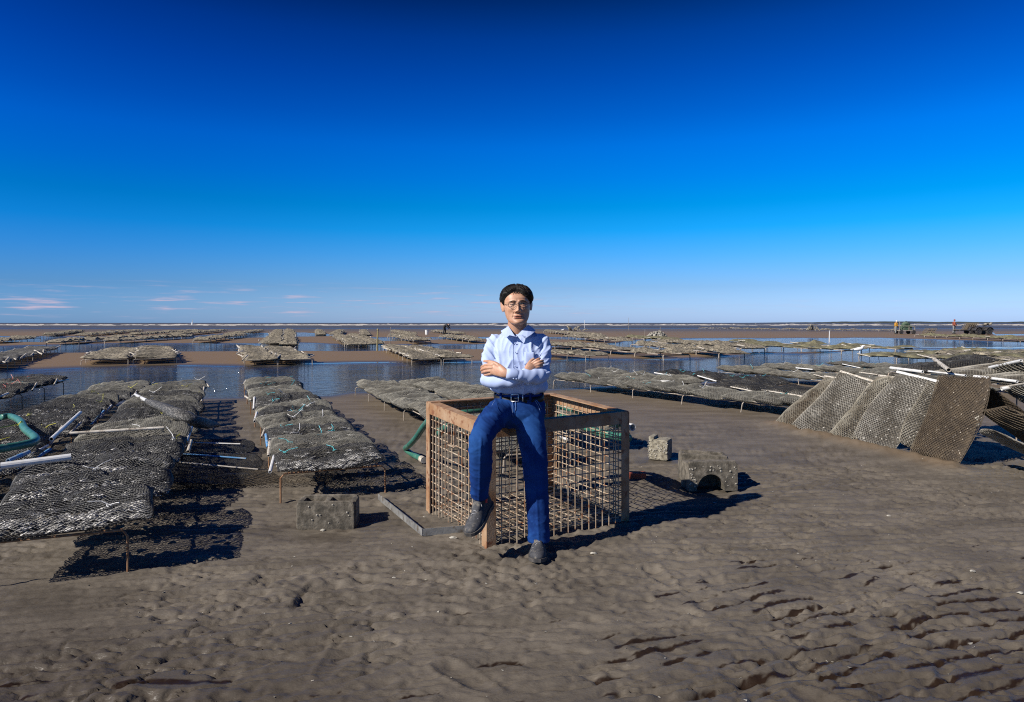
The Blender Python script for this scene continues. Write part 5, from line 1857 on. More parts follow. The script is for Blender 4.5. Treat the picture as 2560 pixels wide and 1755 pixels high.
# --- hair
NA, NL = 120, 34
az = np.linspace(-math.pi, math.pi, NA, endpoint=False)
deg = np.degrees(az)
hl = np.interp(deg, [-180, -140, -112, -100, -88, -76, -66, -50, -34, -16, 0, 14, 26, 40, 54, 68, 78, 88, 100, 112, 140, 180],
               [0.045, 0.055, 0.085, 0.128, 0.128, 0.118, 0.150, 0.168, 0.182, 0.193, 0.199, 0.190, 0.178, 0.166, 0.152, 0.140, 0.118, 0.128, 0.128, 0.085, 0.055, 0.045])
hl = hl + 0.004 * (fbm(az * 9 + 20, az * 0, 3, 3) - 0.5)
rows_o, rows_i = [], []
for k in range(NL):
    f = k / (NL - 1)
    z = hl + (0.2275 - hl) * f ** 0.9
    x, y = head_base(az, z)
    # outward direction
    cx_, cy_, cz_ = x, (y - 0.004), (z - 0.12) * 0.8
    nrm_ = np.sqrt(cx_ ** 2 + cy_ ** 2 + cz_ ** 2)
    side = np.abs(np.sin(az)) ** 2
    th = (0.0165 + 0.0035 * side) * sstep(0.0, 0.28, f + 0.05) + 0.002
    th = th * (0.62 + 0.76 * fbm(np.cos(az) * 4 + 30 + z * 25, np.sin(az) * 4 + 30 + z * 14, 5, 4)) + 0.0020 * (fbm(np.cos(az + z * 9) * 22 + 50, np.sin(az + z * 9) * 22 + 50, 9, 2) - 0.5)
    th = th + 0.004 * np.exp(-((deg - 22) / 26) ** 2) * sstep(0.0, 0.2, f) * (1 - f)
    rows_o.append(np.stack([x + cx_ / nrm_ * th, y + cy_ / nrm_ * th, z + cz_ / nrm_ * th + 0.0], 1))
    rows_i.append(np.stack([x - cx_ * 0.02, y - cy_ * 0.02, z], 1))
P = np.concatenate(rows_o + rows_i)
i, j = np.meshgrid(np.arange(NL - 1), np.arange(NA), indexing='ij')
a = (i * NA + j).ravel()
b = (i * NA + (j + 1) % NA).ravel()
Qo = np.stack([a, b, b + NA, a + NA], 1)
Qi = Qo[:, ::-1] + NL * NA
jj = np.arange(NA)
Qr = np.stack([jj + NL * NA, (jj + 1) % NA + NL * NA, (jj + 1) % NA, jj], 1)
mb = MB()
mb.add(hw_(P), np.concatenate([Qo, Qi, Qr]))
mb.ball(hw_((0, 0.012, 0.225)), (0.044, 0.058, 0.0205), 20, 10)
r_ = np.random.default_rng(3)
for k in range(70):
    # loose strands of the fringe swept across the forehead
    d0 = r_.uniform(-30, 58)
    z0 = np.interp(d0, deg, hl) + r_.uniform(0.004, 0.020)
    pts = []
    for s in np.linspace(0, 1, 5):
        dd_ = math.radians(d0 + s * r_.uniform(2, 16))
        zz_ = z0 - s * r_.uniform(0.012, 0.026)
        x, y = head_base(np.array([dd_]), np.array([zz_]))
        pts.append((x[0] * 1.03, y[0] - 0.006 + 0.003 * s, zz_))
    mb.tube(hw_(pts), [0.0016, 0.0016, 0.0013, 0.001, 0.0005], 4)
# combed locks over the cap, from a side parting forward and down
for k in range(520):
    d0 = r_.uniform(-175, 175)
    f0, f1 = r_.uniform(0.45, 0.97), r_.uniform(0.0, 0.35)
    sweep = r_.uniform(8, 34) * (1 if abs(d0) < 100 else 0.3)
    pts, rad = [], []
    for s in np.linspace(0, 1, 6):
        dd_ = d0 + sweep * s
        f = f0 + (f1 - f0) * s
        a_ = math.radians(dd_)
        h0 = np.interp((dd_ + 180) % 360 - 180, deg, hl)
        zz_ = h0 + (0.2275 - h0) * f ** 0.9
        x, y = head_base(np.array([a_]), np.array([zz_]))
        v = np.array([x[0], y[0] - 0.004, (zz_ - 0.12) * 0.8])
        v /= np.linalg.norm(v)
        th = (0.0165 + 0.0035 * math.sin(a_) ** 2) * float(sstep(0.0, 0.28, f + 0.05)) * r_.uniform(0.88, 1.08) + 0.0025
        pts.append((x[0] + v[0] * th, y[0] + v[1] * th, zz_ + v[2] * th))
        rad.append(0.0022 * (1 - 0.75 * s))
    mb.tube(hw_(pts), rad, 4, cap=False, smooth=8)
mb.build('hair', M['hair'], man, True)

# --- glasses
mb = MB()
ls = MB()
for sg in (-1, 1):
    a = np.linspace(0, 2 * math.pi, 25)
    ex, ez = 0.0225, 0.0190
    P = np.stack([sg * 0.0330 + ex * np.cos(a), -0.1010 + 0.010 * (np.abs(sg * 0.0330 + ex * np.cos(a)) / 0.055) ** 2, 0.1175 + ez * np.sin(a)], 1)
    mb.tube(hw_(P), 0.0014, 6, cap=False)
    l_o = MB()
    V = np.vstack([P[:-1], P[:-1].mean(0)])
    ls.add(hw_(V), None, [(24, i, (i + 1) % 24) for i in range(24)])
    mb.tube(hw_([(sg * 0.0555, -0.0900, 0.122), (sg * 0.0690, -0.070, 0.124), (sg * 0.0755, -0.02, 0.125), (sg * 0.0770, 0.015, 0.121)]), 0.0011, 6)
mb.tube(hw_([(-0.0110, -0.1010, 0.1205), (-0.005, -0.1035, 0.1235), (0.005, -0.1035, 0.1235), (0.0110, -0.1010, 0.1205)]), 0.0011, 6, smooth=10)
gl = mb.build('glasses', M['frame'], man, True)
o = ls.build('lens', M['lens'], man, True)
o.parent = gl


# --- clothes
def wrinkle(V, N, amp, s1, s2, o=0.0):
    r1 = 1 - np.abs(2 * n3(V, s1, (o, o * 2, 0)) - 1)
    r2 = 1 - np.abs(2 * n3(V, s2, (o + 7, 3, o)) - 1)
    return V + N * ((r1 ** 4 - 0.30) * amp * 1.1 + (r2 ** 5 - 0.2) * amp * 0.4)[:, None]


sh = MB()
sh.loft([ring(981, 1299, 57, 4.105, 0.102), ring(977.5, 1299, 63, 4.105, 0.111), ring(972, 1299, 69, 4.105, 0.117), ring(964, 1298, 71, 4.105, 0.122), ring(952, 1297, 70, 4.11, 0.122), ring(930, 1296, 67, 4.11, 0.118),
         ring(900, 1295, 69, 4.12, 0.120), ring(875, 1294.5, 71, 4.13, 0.118), ring(856, 1294.5, 67, 4.135, 0.103), ring(845, 1294, 60, 4.14, 0.088), ring(837, 1293.5, 47, 4.14, 0.074, lean=0.12),
         ring(831, 1293, 36, 4.14, 0.066, lean=0.28), ring(828, 1293, 29, 4.14, 0.060, lean=0.42)])
sh.tube(wp([(1248, 853, 4.135), (1236, 858, 4.12), (1227, 885, 4.09), (1224, 915, 4.06), (1222, 945, 4.015), (1224, 951, 4.0)]), [(0.046, 0.046), (0.048, 0.048), (0.045, 0.047), (0.043, 0.046), (0.043, 0.044), (0.038, 0.038)], 20, smooth=30)
sh.tube(wp([(1340, 853, 4.14), (1355, 857, 4.13), (1358, 885, 4.09), (1358, 910, 4.05), (1354, 934, 3.995), (1350, 938, 3.98)]), [(0.046, 0.046), (0.048, 0.048), (0.046, 0.047), (0.044, 0.046), (0.044, 0.044), (0.038, 0.038)], 20, smooth=30)
sV, sN, sQ = remesh(sh, 0.0045, 5)
arm_r = sstep(1252, 1232, CX + FOC * sV[:, 0] / sV[:, 1])
arm_l = sstep(1334, 1350, CX + FOC * sV[:, 0] / sV[:, 1])
# hanging folds on the chest, slanted pulls on the sleeves
A1 = wrinkle(sV, sN, 0.0105, (15, 7, 4.5), (28, 12, 9))
shx = sV.copy()
shx[:, 0] = sV[:, 0] + 0.75 * sV[:, 2]
A2 = wrinkle(shx, sN, 0.0120, (17, 6, 5), (30, 10, 10), 3.0) - shx + sV
shx[:, 0] = sV[:, 0] - 0.75 * sV[:, 2]
A3 = wrinkle(shx, sN, 0.0135, (17, 6, 5), (30, 10, 10), 5.0) - shx + sV
k1 = np.maximum(arm_r, 0)[:, None]
k2 = (np.maximum(arm_l, 0) * (1 - 0.6 * sstep(1.19, 1.23, sV[:, 2])))[:, None]
sV2 = A1 * (1 - k1) * (1 - k2) + A2 * k1 * (1 - k2) + A3 * k2
shirt = MB()
shirt.add(sV2, sQ)


def sleeve_mod(seed, f=7.0, a=0.07):
    def m(s, ang):
        return 1 + a * np.sin(s * f * 2 * math.pi + 1.7 * np.sin(ang + seed) + seed) * np.sin(ang * 1 + s * 5 + seed) + 0.5 * a * np.sin(s * f * 5.1 + 2 * ang + seed * 2)
    return m


# forearms: his right one passes underneath, the left one lies in front with its cuff
fa = MB()
fa.tube(wp([(1219, 940, 4.02), (1221, 949, 3.995), (1250, 952.5, 3.94), (1285, 950, 3.917), (1304, 941, 3.922), (1318, 929, 3.934)]),
        [(0.030, 0.030), (0.045, 0.045), (0.044, 0.042), (0.039, 0.036), (0.033, 0.031), (0.029, 0.027)], 28, up=(0, 1, 0), smooth=50, mod=sleeve_mod(1.0, 6, 0.06))
fa.tube(wp([(1358, 925, 4.02), (1352, 938, 3.982), (1330, 942, 3.93), (1305, 940, 3.895), (1288, 936.5, 3.874)]),
        [(0.034, 0.034), (0.047, 0.047), (0.044, 0.041), (0.038, 0.035), (0.0305, 0.028)], 28, up=(0, 1, 0), smooth=50, mod=sleeve_mod(2.3, 5, 0.06))
shirt.add(np.concatenate(fa.V), np.concatenate(fa.Q), np.concatenate(fa.T))
sb = shirt.build('shirt', M['shirt'], man, True)


def shirt_part(mb, name, smooth=True, m='shirt'):
    o = mb.build(name, M[m], man, smooth)
    o.parent = sb
    o.matrix_parent_inverse = Matrix.Identity(4)
    o.location = (0, 0, 0)
    return o


mb = MB()
cu = wp([(1290, 936.5, 3.876), (1289, 936.4, 3.8745), (1276, 934.8, 3.870), (1266, 933.5, 3.867), (1265.2, 933.4, 3.8668), (1268, 933.7, 3.868)])
mb.tube(cu, [(0.0300, 0.0275), (0.0325, 0.0300), (0.0305, 0.0275), (0.0295, 0.0260), (0.0285, 0.025), (0.026, 0.022)], 24, up=(0, 1, 0), cap=False)
shirt_part(mb, 'cuff')
mb = MB()
for px, py, d in ((1284, 946.5, 3.862), (1291, 947.5, 3.864)):
    mb.ball(W(px, py, d - 0.012), (0.0042, 0.0025, 0.0042), 10, 6)
shirt_part(mb, 'cuff_button')


def front_y(px, py):
    """depth of the shirt front near a photograph point"""
    w = W(px, py, 4.0)
    k = (np.abs(sV2[:, 0] - w.x) < 0.012) & (np.abs(sV2[:, 2] - w.z) < 0.012)
    return sV2[k, 1].min() if k.any() else 4.0


# button band seams, buttons, patch pocket
for dx in (-4.6,):
    mb = MB()
    P = []
    for py in np.linspace(848, 920, 14):
        w = W(1287.5 + dx, py, 4.0)
        k = (np.abs(sV2[:, 0] - w.x) < 0.006) & (np.abs(sV2[:, 2] - w.z) < 0.006)
        yv = sV2[k, 1].min() if k.any() else front_y(1287.5 + dx, py)
        P.append(tuple(W(1287.5 + dx, py, yv - 0.0004)))
    mb.tube(P, 0.0009, 4)
    shirt_part(mb, 'seam')
for py in (858, 881, 915):
    mb = MB()
    c = W(1288, py, front_y(1288, py) - 0.004)
    mb.ball(c, (0.0048, 0.0022, 0.0048), 10, 6)
    shirt_part(mb, 'button')
mb = MB()
rows = []
for py in np.linspace(880, 912, 6):
    r1 = []
    for px in np.linspace(1311, 1337, 6):
        c = W(px, py, front_y(px, py) - 0.0022)
        r1.append((c.x, c.y, c.z))
    rows.append(r1)
V = np.array(rows).reshape(-1, 3)
V2 = V + np.array([0, 0.006, 0])
Qp = [(i * 6 + j, i * 6 + j + 1, i * 6 + j + 7, i * 6 + j + 6) for i in range(5) for j in range(5)]
rim = [0, 1, 2, 3, 4, 5, 11, 17, 23, 29, 35, 34, 33, 32, 31, 30, 24, 18, 12, 6]
mb.add(np.vstack([V, V2]), Qp + [(rim[i], rim[i - 1], rim[i - 1] + 36, rim[i] + 36) for i in range(len(rim))])
shirt_part(mb, 'pocket')
# collar: stand round the neck and two pointed leaves
mb = MB()
a = np.linspace(math.radians(-62), math.radians(242), 30)
nc = np.array(W(1293, 826, 4.128))
R0 = [np.stack([nc[0] + 0.066 * np.cos(a), nc[1] + 0.069 * np.sin(a) + 0.004, np.full(30, nc[2] - 0.020) + 0.032 * np.sin(a)], 1),
      np.stack([nc[0] + 0.0625 * np.cos(a), nc[1] + 0.066 * np.sin(a), np.full(30, nc[2] + 0.014) + 0.034 * np.sin(a)], 1),
      np.stack([nc[0] + 0.0660 * np.cos(a), nc[1] + 0.070 * np.sin(a), np.full(30, nc[2] + 0.016) + 0.034 * np.sin(a)], 1),
      np.stack([nc[0] + 0.0800 * np.cos(a), nc[1] + 0.086 * np.sin(a), np.full(30, nc[2] - 0.014) + 0.032 * np.sin(a)], 1)]
V = np.concatenate(R0)
mb.add(V, [(r * 30 + i, r * 30 + i + 1, (r + 1) * 30 + i + 1, (r + 1) * 30 + i) for r in range(3) for i in range(29)])


def leaf(pts, th=0.004):
    P = np.array(pts)
    n = len(P)
    V = np.vstack([P, P + np.array([0, th, -0.001])])
    mb.add(V, [(i, (i + 1) % n, n + (i + 1) % n, n + i) for i in range(n)], [(0, i, i + 1) for i in range(1, n - 1)] + [(n, n + i + 1, n + i) for i in range(1, n - 1)])


leaf(wp([(1271, 815, 4.085), (1262, 820, 4.075), (1252, 827, 4.07), (1257, 836, 4.03), (1264, 845, 3.995), (1274, 838, 4.012), (1287.5, 841, 4.000), (1280, 833, 4.030), (1274, 823, 4.065)]))
leaf(wp([(1320, 811, 4.085), (1330, 817, 4.075), (1339, 826, 4.07), (1330, 835, 4.025), (1318, 843, 3.990), (1304, 837, 4.005), (1288.5, 842, 3.998), (1302, 832, 4.030), (1313, 821, 4.065)]))
shirt_part(mb, 'collar', False)

# --- jeans
jn = MB()
jn.loft([ring(983, 1297, 57, 4.10, 0.102), ring(992, 1297, 60, 4.10, 0.106), ring(1008, 1296, 66, 4.10, 0.118), ring(1030, 1295, 69, 4.10, 0.124), ring(1052, 1293, 66, 4.10, 0.108), ring(1066, 1292, 52, 4.10, 0.080)])
jn.tube(wp([(1270, 1020, 4.09), (1250, 1030, 4.02), (1225, 1056, 3.87), (1206, 1087, 3.755), (1201, 1105, 3.735), (1202, 1140, 3.765), (1202, 1180, 3.805), (1199.5, 1215, 3.84), (1198.5, 1240, 3.865)]),
        [(0.080, 0.085), (0.080, 0.080), (0.072, 0.072), (0.064, 0.066), (0.065, 0.066), (0.064, 0.066), (0.060, 0.062), (0.053, 0.056), (0.050, 0.053)], 26, smooth=60)
jn.tube(wp([(1322, 1025, 4.08), (1326, 1070, 4.05), (1333, 1120, 4.02), (1338, 1165, 3.995), (1342, 1230, 3.97), (1345.5, 1300, 3.955), (1347.5, 1353, 3.95)]),
        [(0.086, 0.09), (0.084, 0.087), (0.077, 0.079), (0.071, 0.073), (0.065, 0.067), (0.062, 0.064), (0.0615, 0.064)], 26, smooth=60)
jV, jN, jQ = remesh(jn, 0.006, 4)
amp = 0.0042
j1 = wrinkle(jV, jN, amp, (9, 9, 16), (20, 16, 40), 2.0)
shx = jV.copy()
shx[:, 2] = jV[:, 2] + 0.9 * jV[:, 0]
j2 = wrinkle(shx, jN, 0.006, (7, 7, 20), (16, 16, 46), 4.0) - shx + jV
kk = sstep(0.60, 0.74, jV[:, 2])[:, None]
jV2 = j1 * (1 - kk) + j2 * kk
# pressed crease down each shin
lx = (CX + FOC * jV2[:, 0] / jV2[:, 1])
for pts in ([(1203, 1092), (1201, 1150), (1200, 1200), (1198, 1240)], [(1331, 1100), (1337, 1165), (1342, 1250), (1347, 1352)]):
    pys = np.array([p[1] for p in pts], float)
    pyv = HY + (CAM_H - jV2[:, 2]) * FOC / jV2[:, 1]
    cxl = np.interp(pyv, pys, [p[0] for p in pts])
    k = np.exp(-((lx - cxl) / 2.6) ** 2) * (jN[:, 1] < -0.5) * sstep(pys[0] - 15, pys[0] + 20, pyv) * (np.abs(lx - cxl) < 30)
    jV2[:, 1] -= 0.0055 * k
mb = MB()
mb.add(jV2, jQ)
fd = sstep(0.38, 0.66, n3(jV2, (5, 5, 4), (2, 1, 0)))
thigh = sstep(0.55, 0.66, jV2[:, 2]) * (1 - sstep(0.76, 0.84, jV2[:, 2]))
fade = (jN[:, 1] < -0.25) * (0.25 * fd + 0.55 * thigh * fd) + 0.5 * np.exp(-((jN[:, 2]) / 0.25) ** 2) * (n3(jV2, (70, 70, 140)) > 0.62) * 0.5
attr_mix(M['jeans'], 'fade', (0.018, 0.078, 0.26))
jb = mb.build('jeans', M['jeans'], man, True, attrs={'fade': np.clip(fade, 0, 1)})


def jpart(mb, name, m):
    o = mb.build(name, M[m], man, True)
    o.parent = jb
    o.location = (0, 0, 0)
    return o


def jfront(px, py, d0=4.0, r=0.012):
    w = W(px, py, d0)
    k = (np.abs(jV2[:, 0] - w.x) < r) & (np.abs(jV2[:, 2] - w.z) < r)
    return jV2[k, 1].min() if k.any() else d0


def seam(pts, name='seam', rr=0.0016):
    mb = MB()
    P = []
    for px, py in pts:
        y = jfront(px, py)
        P.append(tuple(W(px, py, y - 0.001)))
    mb.tube(P, rr, 4, smooth=24)
    jpart(mb, name, 'stitch')


seam([(1281, 1003), (1280.5, 1020), (1282, 1040)])
seam([(1289, 1003), (1289, 1022), (1284, 1043)])
seam([(1341, 1001), (1348, 1010), (1354, 1022)])
seam([(1337, 1001), (1344, 1012), (1350, 1026)])
seam([(1237, 1002), (1233, 1008), (1230, 1014)])
# hems
# belt
mb = MB()
R = []
for py, k in ((984.5, 1.0), (984, 1.035), (999.5, 1.04), (1000, 1.0)):
    rg = ring(py, 1297, 60.5 * k, 4.10, 0.1075 * k, 56)
    rg[:, 2] -= 0.012 * np.clip((4.10 - rg[:, 1]) / 0.1, 0, 1) - 0.002
    R.append(rg)
R.append(R[0])
mb.loft(R, cap=False)
bt = jpart(mb, 'belt', 'belt')
mb = MB()
yb = 4.10 - 0.1075 * 1.04 - 0.005
c = W(1287, 995.2, yb)
for a_, b_ in (((-.021, -.020), (.021, -.020)), ((.021, -.020), (.021, .020)), ((.021, .020), (-.021, .020)), ((-.021, .020), (-.021, -.020))):
    mb.tube([(c.x + a_[0], c.y, c.z + a_[1]), (c.x + b_[0], c.y, c.z + b_[1])], 0.0034, 6)
mb.tube([(c.x - .004, c.y - .002, c.z), (c.x + .021, c.y - .001, c.z)], 0.0018, 6)
mb.box((c.x + .046, c.y + 0.003, c.z), (0.007, 0.006, 0.040))
jpart(mb, 'buckle', 'metal')
for px in (1252, 1326):
    yy = 4.10 - 0.1075 * 1.045 * (1 - abs((px - 1297) / 62) ** 2.4) ** (1 / 2.4) - 0.003
    c = W(px, 993.5, yy)
    mb = MB()
    mb.box((c.x, c.y, c.z), (0.013, 0.005, 0.050), rotz((px - 1297) / 62 * 0.6))
    jpart(mb, 'belt_loop', 'jeans')


# --- shoes
def shoe(H_, f, up, label):
    f = np.array(f, float)
    f /= np.linalg.norm(f)
    up = np.array(up, float)
    up -= f * np.dot(up, f)
    up /= np.linalg.norm(up)
    s_ = np.cross(f, up)
    Rm = np.stack([f, s_, up], 1)
    T_ = lambda P: np.asarray(P) @ Rm.T + np.array(H_)
    S = np.array([0, .015, .05, .12, .22, .32, .42, .55, .68, .80, .90, .96, 1.0])
    hwv = np.array([.014, .024, .031, .034, .033, .034, .038, .044, .048, .047, .039, .028, .012])
    top = np.array([.068, .092, .106, .112, .112, .108, .099, .084, .070, .060, .051, .043, .030])
    Ln = 0.282
    up_mb = MB()
    rings = []
    for s, w, t in zip(S, hwv, top):
        a = np.linspace(0, 2 * math.pi, 28, endpoint=False)
        c, q = np.cos(a), np.sin(a)
        y = np.sign(c) * np.abs(c) ** 0.75 * w * np.where(q > 0, 1 - 0.30 * q ** 2, 1)
        z = np.where(q > 0, 0.022 + np.abs(q) ** 0.9 * (t - 0.022), 0.022 + q * 0.006)
        rings.append(np.stack([np.full(28, s * Ln), y, z + 0.012 * max(0, s - 0.75) ** 1.5 * 3], 1))
    up_mb.loft([T_(r) for r in rings])
    root = up_mb.build('shoe', M['shoe'], man, True)
    so = MB()
    rr = []
    for s, w in zip(S, hwv):
        lift = 0.012 * max(0, s - 0.75) ** 1.5 * 3
        w2 = w + 0.005
        x = s * (Ln + 0.008) - 0.004
        rr.append([(x, -w2, lift), (x, w2, lift), (x, w2 + 0.001, lift + 0.026 - 0.006 * s), (x, -w2 - 0.001, lift + 0.026 - 0.006 * s)])
    so.loft([T_(r) for r in rr])
    o = so.build('sole', M['sole'], man, False)
    o.parent = root
    o.location = (0, 0, 0)
    la = MB()
    for k in range(6):
        s = 0.36 + k * 0.055
        t = np.interp(s, S, top) + 0.002
        w = 0.022 - 0.001 * k
        sg = 1 if k % 2 else -1
        la.tube(T_([(s * Ln - 0.004 * sg, -w, t - 0.012), (s * Ln, -w * 0.3, t + 0.001), (s * Ln + 0.003 * sg, w * 0.4, t + 0.001), (s * Ln + 0.006 * sg, w, t - 0.012)]), 0.0022, 5)
    for sg in (-1, 1):
        la.tube(T_([(0.37 * Ln, 0, 0.094), (0.40 * Ln, sg * 0.02, 0.103), (0.46 * Ln, sg * 0.032, 0.086), (0.42 * Ln, sg * 0.02, 0.094)]), 0.002, 5)
    tg = MB()
    tg.tube(T_([(0.62 * Ln, 0, 0.064), (0.50 * Ln, 0, 0.088), (0.38 * Ln, 0, 0.106), (0.30 * Ln, 0, 0.128)]), [(0.020, 0.006), (0.026, 0.010), (0.028, 0.011), (0.027, 0.006)], 12, up=(0, 0, 1), smooth=14)
    o = tg.build('tongue', M['shoe'], man, True)
    o.parent = root
    o.location = (0, 0, 0)
    # toe-cap overlay
    la.tube(T_([(0.62 * Ln, -0.045, 0.034), (0.70 * Ln, -0.028, 0.058), (0.73 * Ln, 0, 0.064), (0.70 * Ln, 0.028, 0.058), (0.62 * Ln, 0.045, 0.034)]), 0.002, 5)
    o = la.build('laces', M['lace'], man, True)
    o.parent = root
    o.location = (0, 0, 0)
    return root, T_


shr, TR = shoe((-0.128, 3.955, 0.275), (-0.098, -0.225, -0.105), (-0.28, -0.40, 1.0), '')
mb = MB()
mb.box(TR((0.075, -0.036, 0.088)), (0.010, 0.016, 0.022))
o = mb.build('pull_tab', M['red'], man)
o.parent = shr
o.location = (0, 0, 0)
shl, TL = shoe((0.158, 4.045, ground_z(0.15, 3.9) + 0.004), (-0.06, -1.0, 0.0), (0.0, 0.0, 1.0), '')
mb = MB()
mb.tube([tuple(TR((0.070, 0, 0.07))), tuple(W(1199.5, 1246, 3.868)), tuple(W(1200, 1215, 3.845))], [0.040, 0.042, 0.044], 14)
mb.tube([tuple(TL((0.070, 0, 0.07))), tuple(W(1347, 1345, 3.955))], [0.042, 0.045], 14)
mb.build('socks', M['sock'], man, True)

# ------------------------------------------------------------------ far off: workers, carts, stakes
M['cloth_dark'] = mat('cloth_dark', (0.022, 0.024, 0.03), (0.04, 0.042, 0.05), rough=0.9, scale=6)
M['cloth_yellow'] = mat('cloth_yellow', (0.46, 0.22, 0.012), rough=0.7)
M['cloth_red'] = mat('cloth_red', (0.26, 0.025, 0.015), (0.24, 0.06, 0.02), rough=0.7, scale=4)
M['cloth_grey'] = mat('cloth_grey', (0.20, 0.21, 0.21), rough=0.8)
M['cloth_navy'] = mat('cloth_navy', (0.015, 0.03, 0.07), rough=0.8)
M['cloth_green'] = mat('cloth_green', (0.10, 0.13, 0.09), (0.05, 0.10, 0.06), rough=0.8, scale=3)
M['white_paint'] = mat('white_paint', (0.75, 0.75, 0.73), rough=0.6)
M['tyre'] = mat('tyre', (0.02, 0.02, 0.02), (0.05, 0.045, 0.04), rough=0.85, scale=8)
M['dark_metal'] = mat('dark_metal', (0.03, 0.03, 0.032), (0.07, 0.065, 0.06), rough=0.5, scale=8)
M['wood'] = mat('wood', (0.20, 0.16, 0.11), (0.12, 0.095, 0.065), rough=0.85, scale=6, stretch=(1, 6, 6))
M['stake_yellow'] = mat('stake_yellow', (0.36, 0.30, 0.10), (0.22, 0.19, 0.12), rough=0.8, scale=8)
M['stake'] = mat('stake', (0.36, 0.33, 0.27), (0.22, 0.19, 0.15), rough=0.8, scale=8)


def worker(loc, face, label, joints, mats, hat=None):
    """joints: dict of local points (x forward); one skinned figure with clothes as its children"""
    root = thing('person', label, 'person', loc, None, (0, 0, face))
    J = {k: np.array(v, float) for k, v in joints.items()}
    sd = {s: np.array([0, d, 0]) for s, d in (('l', 1), ('r', -1))}
    b = MB()
    b.tube([J['hip'], (J['hip'] + J['neck']) / 2, J['neck']], [(0.12, 0.09), (0.12, 0.09), (0.11, 0.08)], 12)
    hd = J['head'] - J['neck']
    b.tube([J['neck'], J['neck'] + hd * 0.5], 0.055, 10)
    b.ball(J['head'] + hd / np.linalg.norm(hd) * 0.03, (0.085, 0.078, 0.115), 14, 10)
    b.ball(J['head'] + np.array([0.085, 0, 0.01]), (0.018, 0.013, 0.02), 8, 6)
    for s in 'lr':
        sh_ = J['neck'] + sd[s] * 0.17 - hd / np.linalg.norm(hd) * 0.04
        b.tube([sh_, J['elb' + s], J['hand' + s]], [0.05, 0.04, 0.03], 10, smooth=12)
        b.ball(J['hand' + s], (0.045, 0.03, 0.05), 8, 6)
        b.tube([J['hip'] + sd[s] * 0.08, J['knee' + s], J['foot' + s]], [0.085, 0.06, 0.045], 10, smooth=12)
        b.tube([J['foot' + s], J['foot' + s] + np.array([0.15, 0, -0.03])], [0.045, 0.035], 8)
    V, N_, Q = remesh(b, 0.02, 1)
    link('body', mesh_np('body', V, Q, [M['skin']], None, True), root)
    t = MB()
    t.tube([J['hip'] - hd * 0.1, (J['hip'] + J['neck']) / 2, J['neck'] - hd * 0.1, J['neck'] + hd * 0.12], [(0.19, 0.14), (0.20, 0.15), (0.19, 0.13), (0.08, 0.08)], 14)
    for s in 'lr':
        sh_ = J['neck'] + sd[s] * 0.17 - hd / np.linalg.norm(hd) * 0.04
        t.tube([sh_, J['elb' + s], J['elb' + s] * 0.2 + J['hand' + s] * 0.8], [0.075, 0.062, 0.05], 10, smooth=12)
    link('jacket', t.mesh('jacket', M[mats[0]], True), root)
    t = MB()
    for s in 'lr':
        t.tube([J['hip'] + sd[s] * 0.08 + (0, 0, 0.06), J['knee' + s], J['foot' + s] + (0, 0, 0.05)], [0.115, 0.085, 0.075], 10, smooth=12)
    link('trousers', t.mesh('trousers', M[mats[1]], True), root)
    t = MB()
    for s in 'lr':
        f = J['foot' + s]
        t.tube([f + (-0.06, 0, 0.12), f + (-0.03, 0, 0.0), f + (0.06, 0, -0.03), f + (0.19, 0, -0.04)], [0.07, 0.065, 0.06, 0.04], 10)
    link('boots', t.mesh('boots', M['tyre'], True), root)
    if hat:
        t = MB()
        t.ball(J['head'] + hd / np.linalg.norm(hd) * 0.07 - np.array([0.005, 0, 0]), (0.105, 0.10, 0.10), 14, 10)
        t.box(J['head'] + hd / np.linalg.norm(hd) * 0.08 + np.array([0.11, 0, -0.01]), (0.10, 0.14, 0.015))
        link('hat', t.mesh('hat', M[hat], True), root)
    return root


def at(px, py_foot, z=0.0):
    return G(px, py_foot, z)


STAND = dict(hip=(0, 0, .92), neck=(0.02, 0, 1.44), head=(0.05, 0, 1.58), elbl=(0.05, .24, 1.16), elbr=(0.05, -.24, 1.16), handl=(0.26, .20, 1.02), handr=(0.26, -.18, 1.06),
             kneel=(0.05, .10, .50), kneer=(0.0, -.10, .50), footl=(0.0, .11, .08), footr=(-0.06, -.11, .08))
BEND = dict(hip=(-0.10, 0, .90), neck=(0.34, 0, 1.12), head=(0.48, 0, 1.08), elbl=(0.40, .24, .86), elbr=(0.44, -.24, .84), handl=(0.62, .15, .66), handr=(0.66, -.15, .62),
            kneel=(0.02, .12, .48), kneer=(-0.06, -.12, .48), footl=(-0.05, .13, .08), footr=(-0.16, -.13, .08))
worker(at(1112, 836), math.radians(-20), 'person in dark clothes bending over a rack, far left of the man', BEND, ('cloth_dark', 'cloth_dark'), 'cloth_dark')

# white bucket
c = at(1067, 836.5)
mb = MB()
mb.tube([c + Vector((0, 0, 0)), c + Vector((0, 0, .25)), c + Vector((0, 0, .52))], [0.16, 0.18, 0.20], 14)
mb.tube([c + Vector((0, 0, .50)), c + Vector((0, 0, .53))], [0.215, 0.215], 14)
bk = mb.build_thing('bucket', M['white_paint'], 'white bucket standing on the sand, far left of the man', 'bucket')
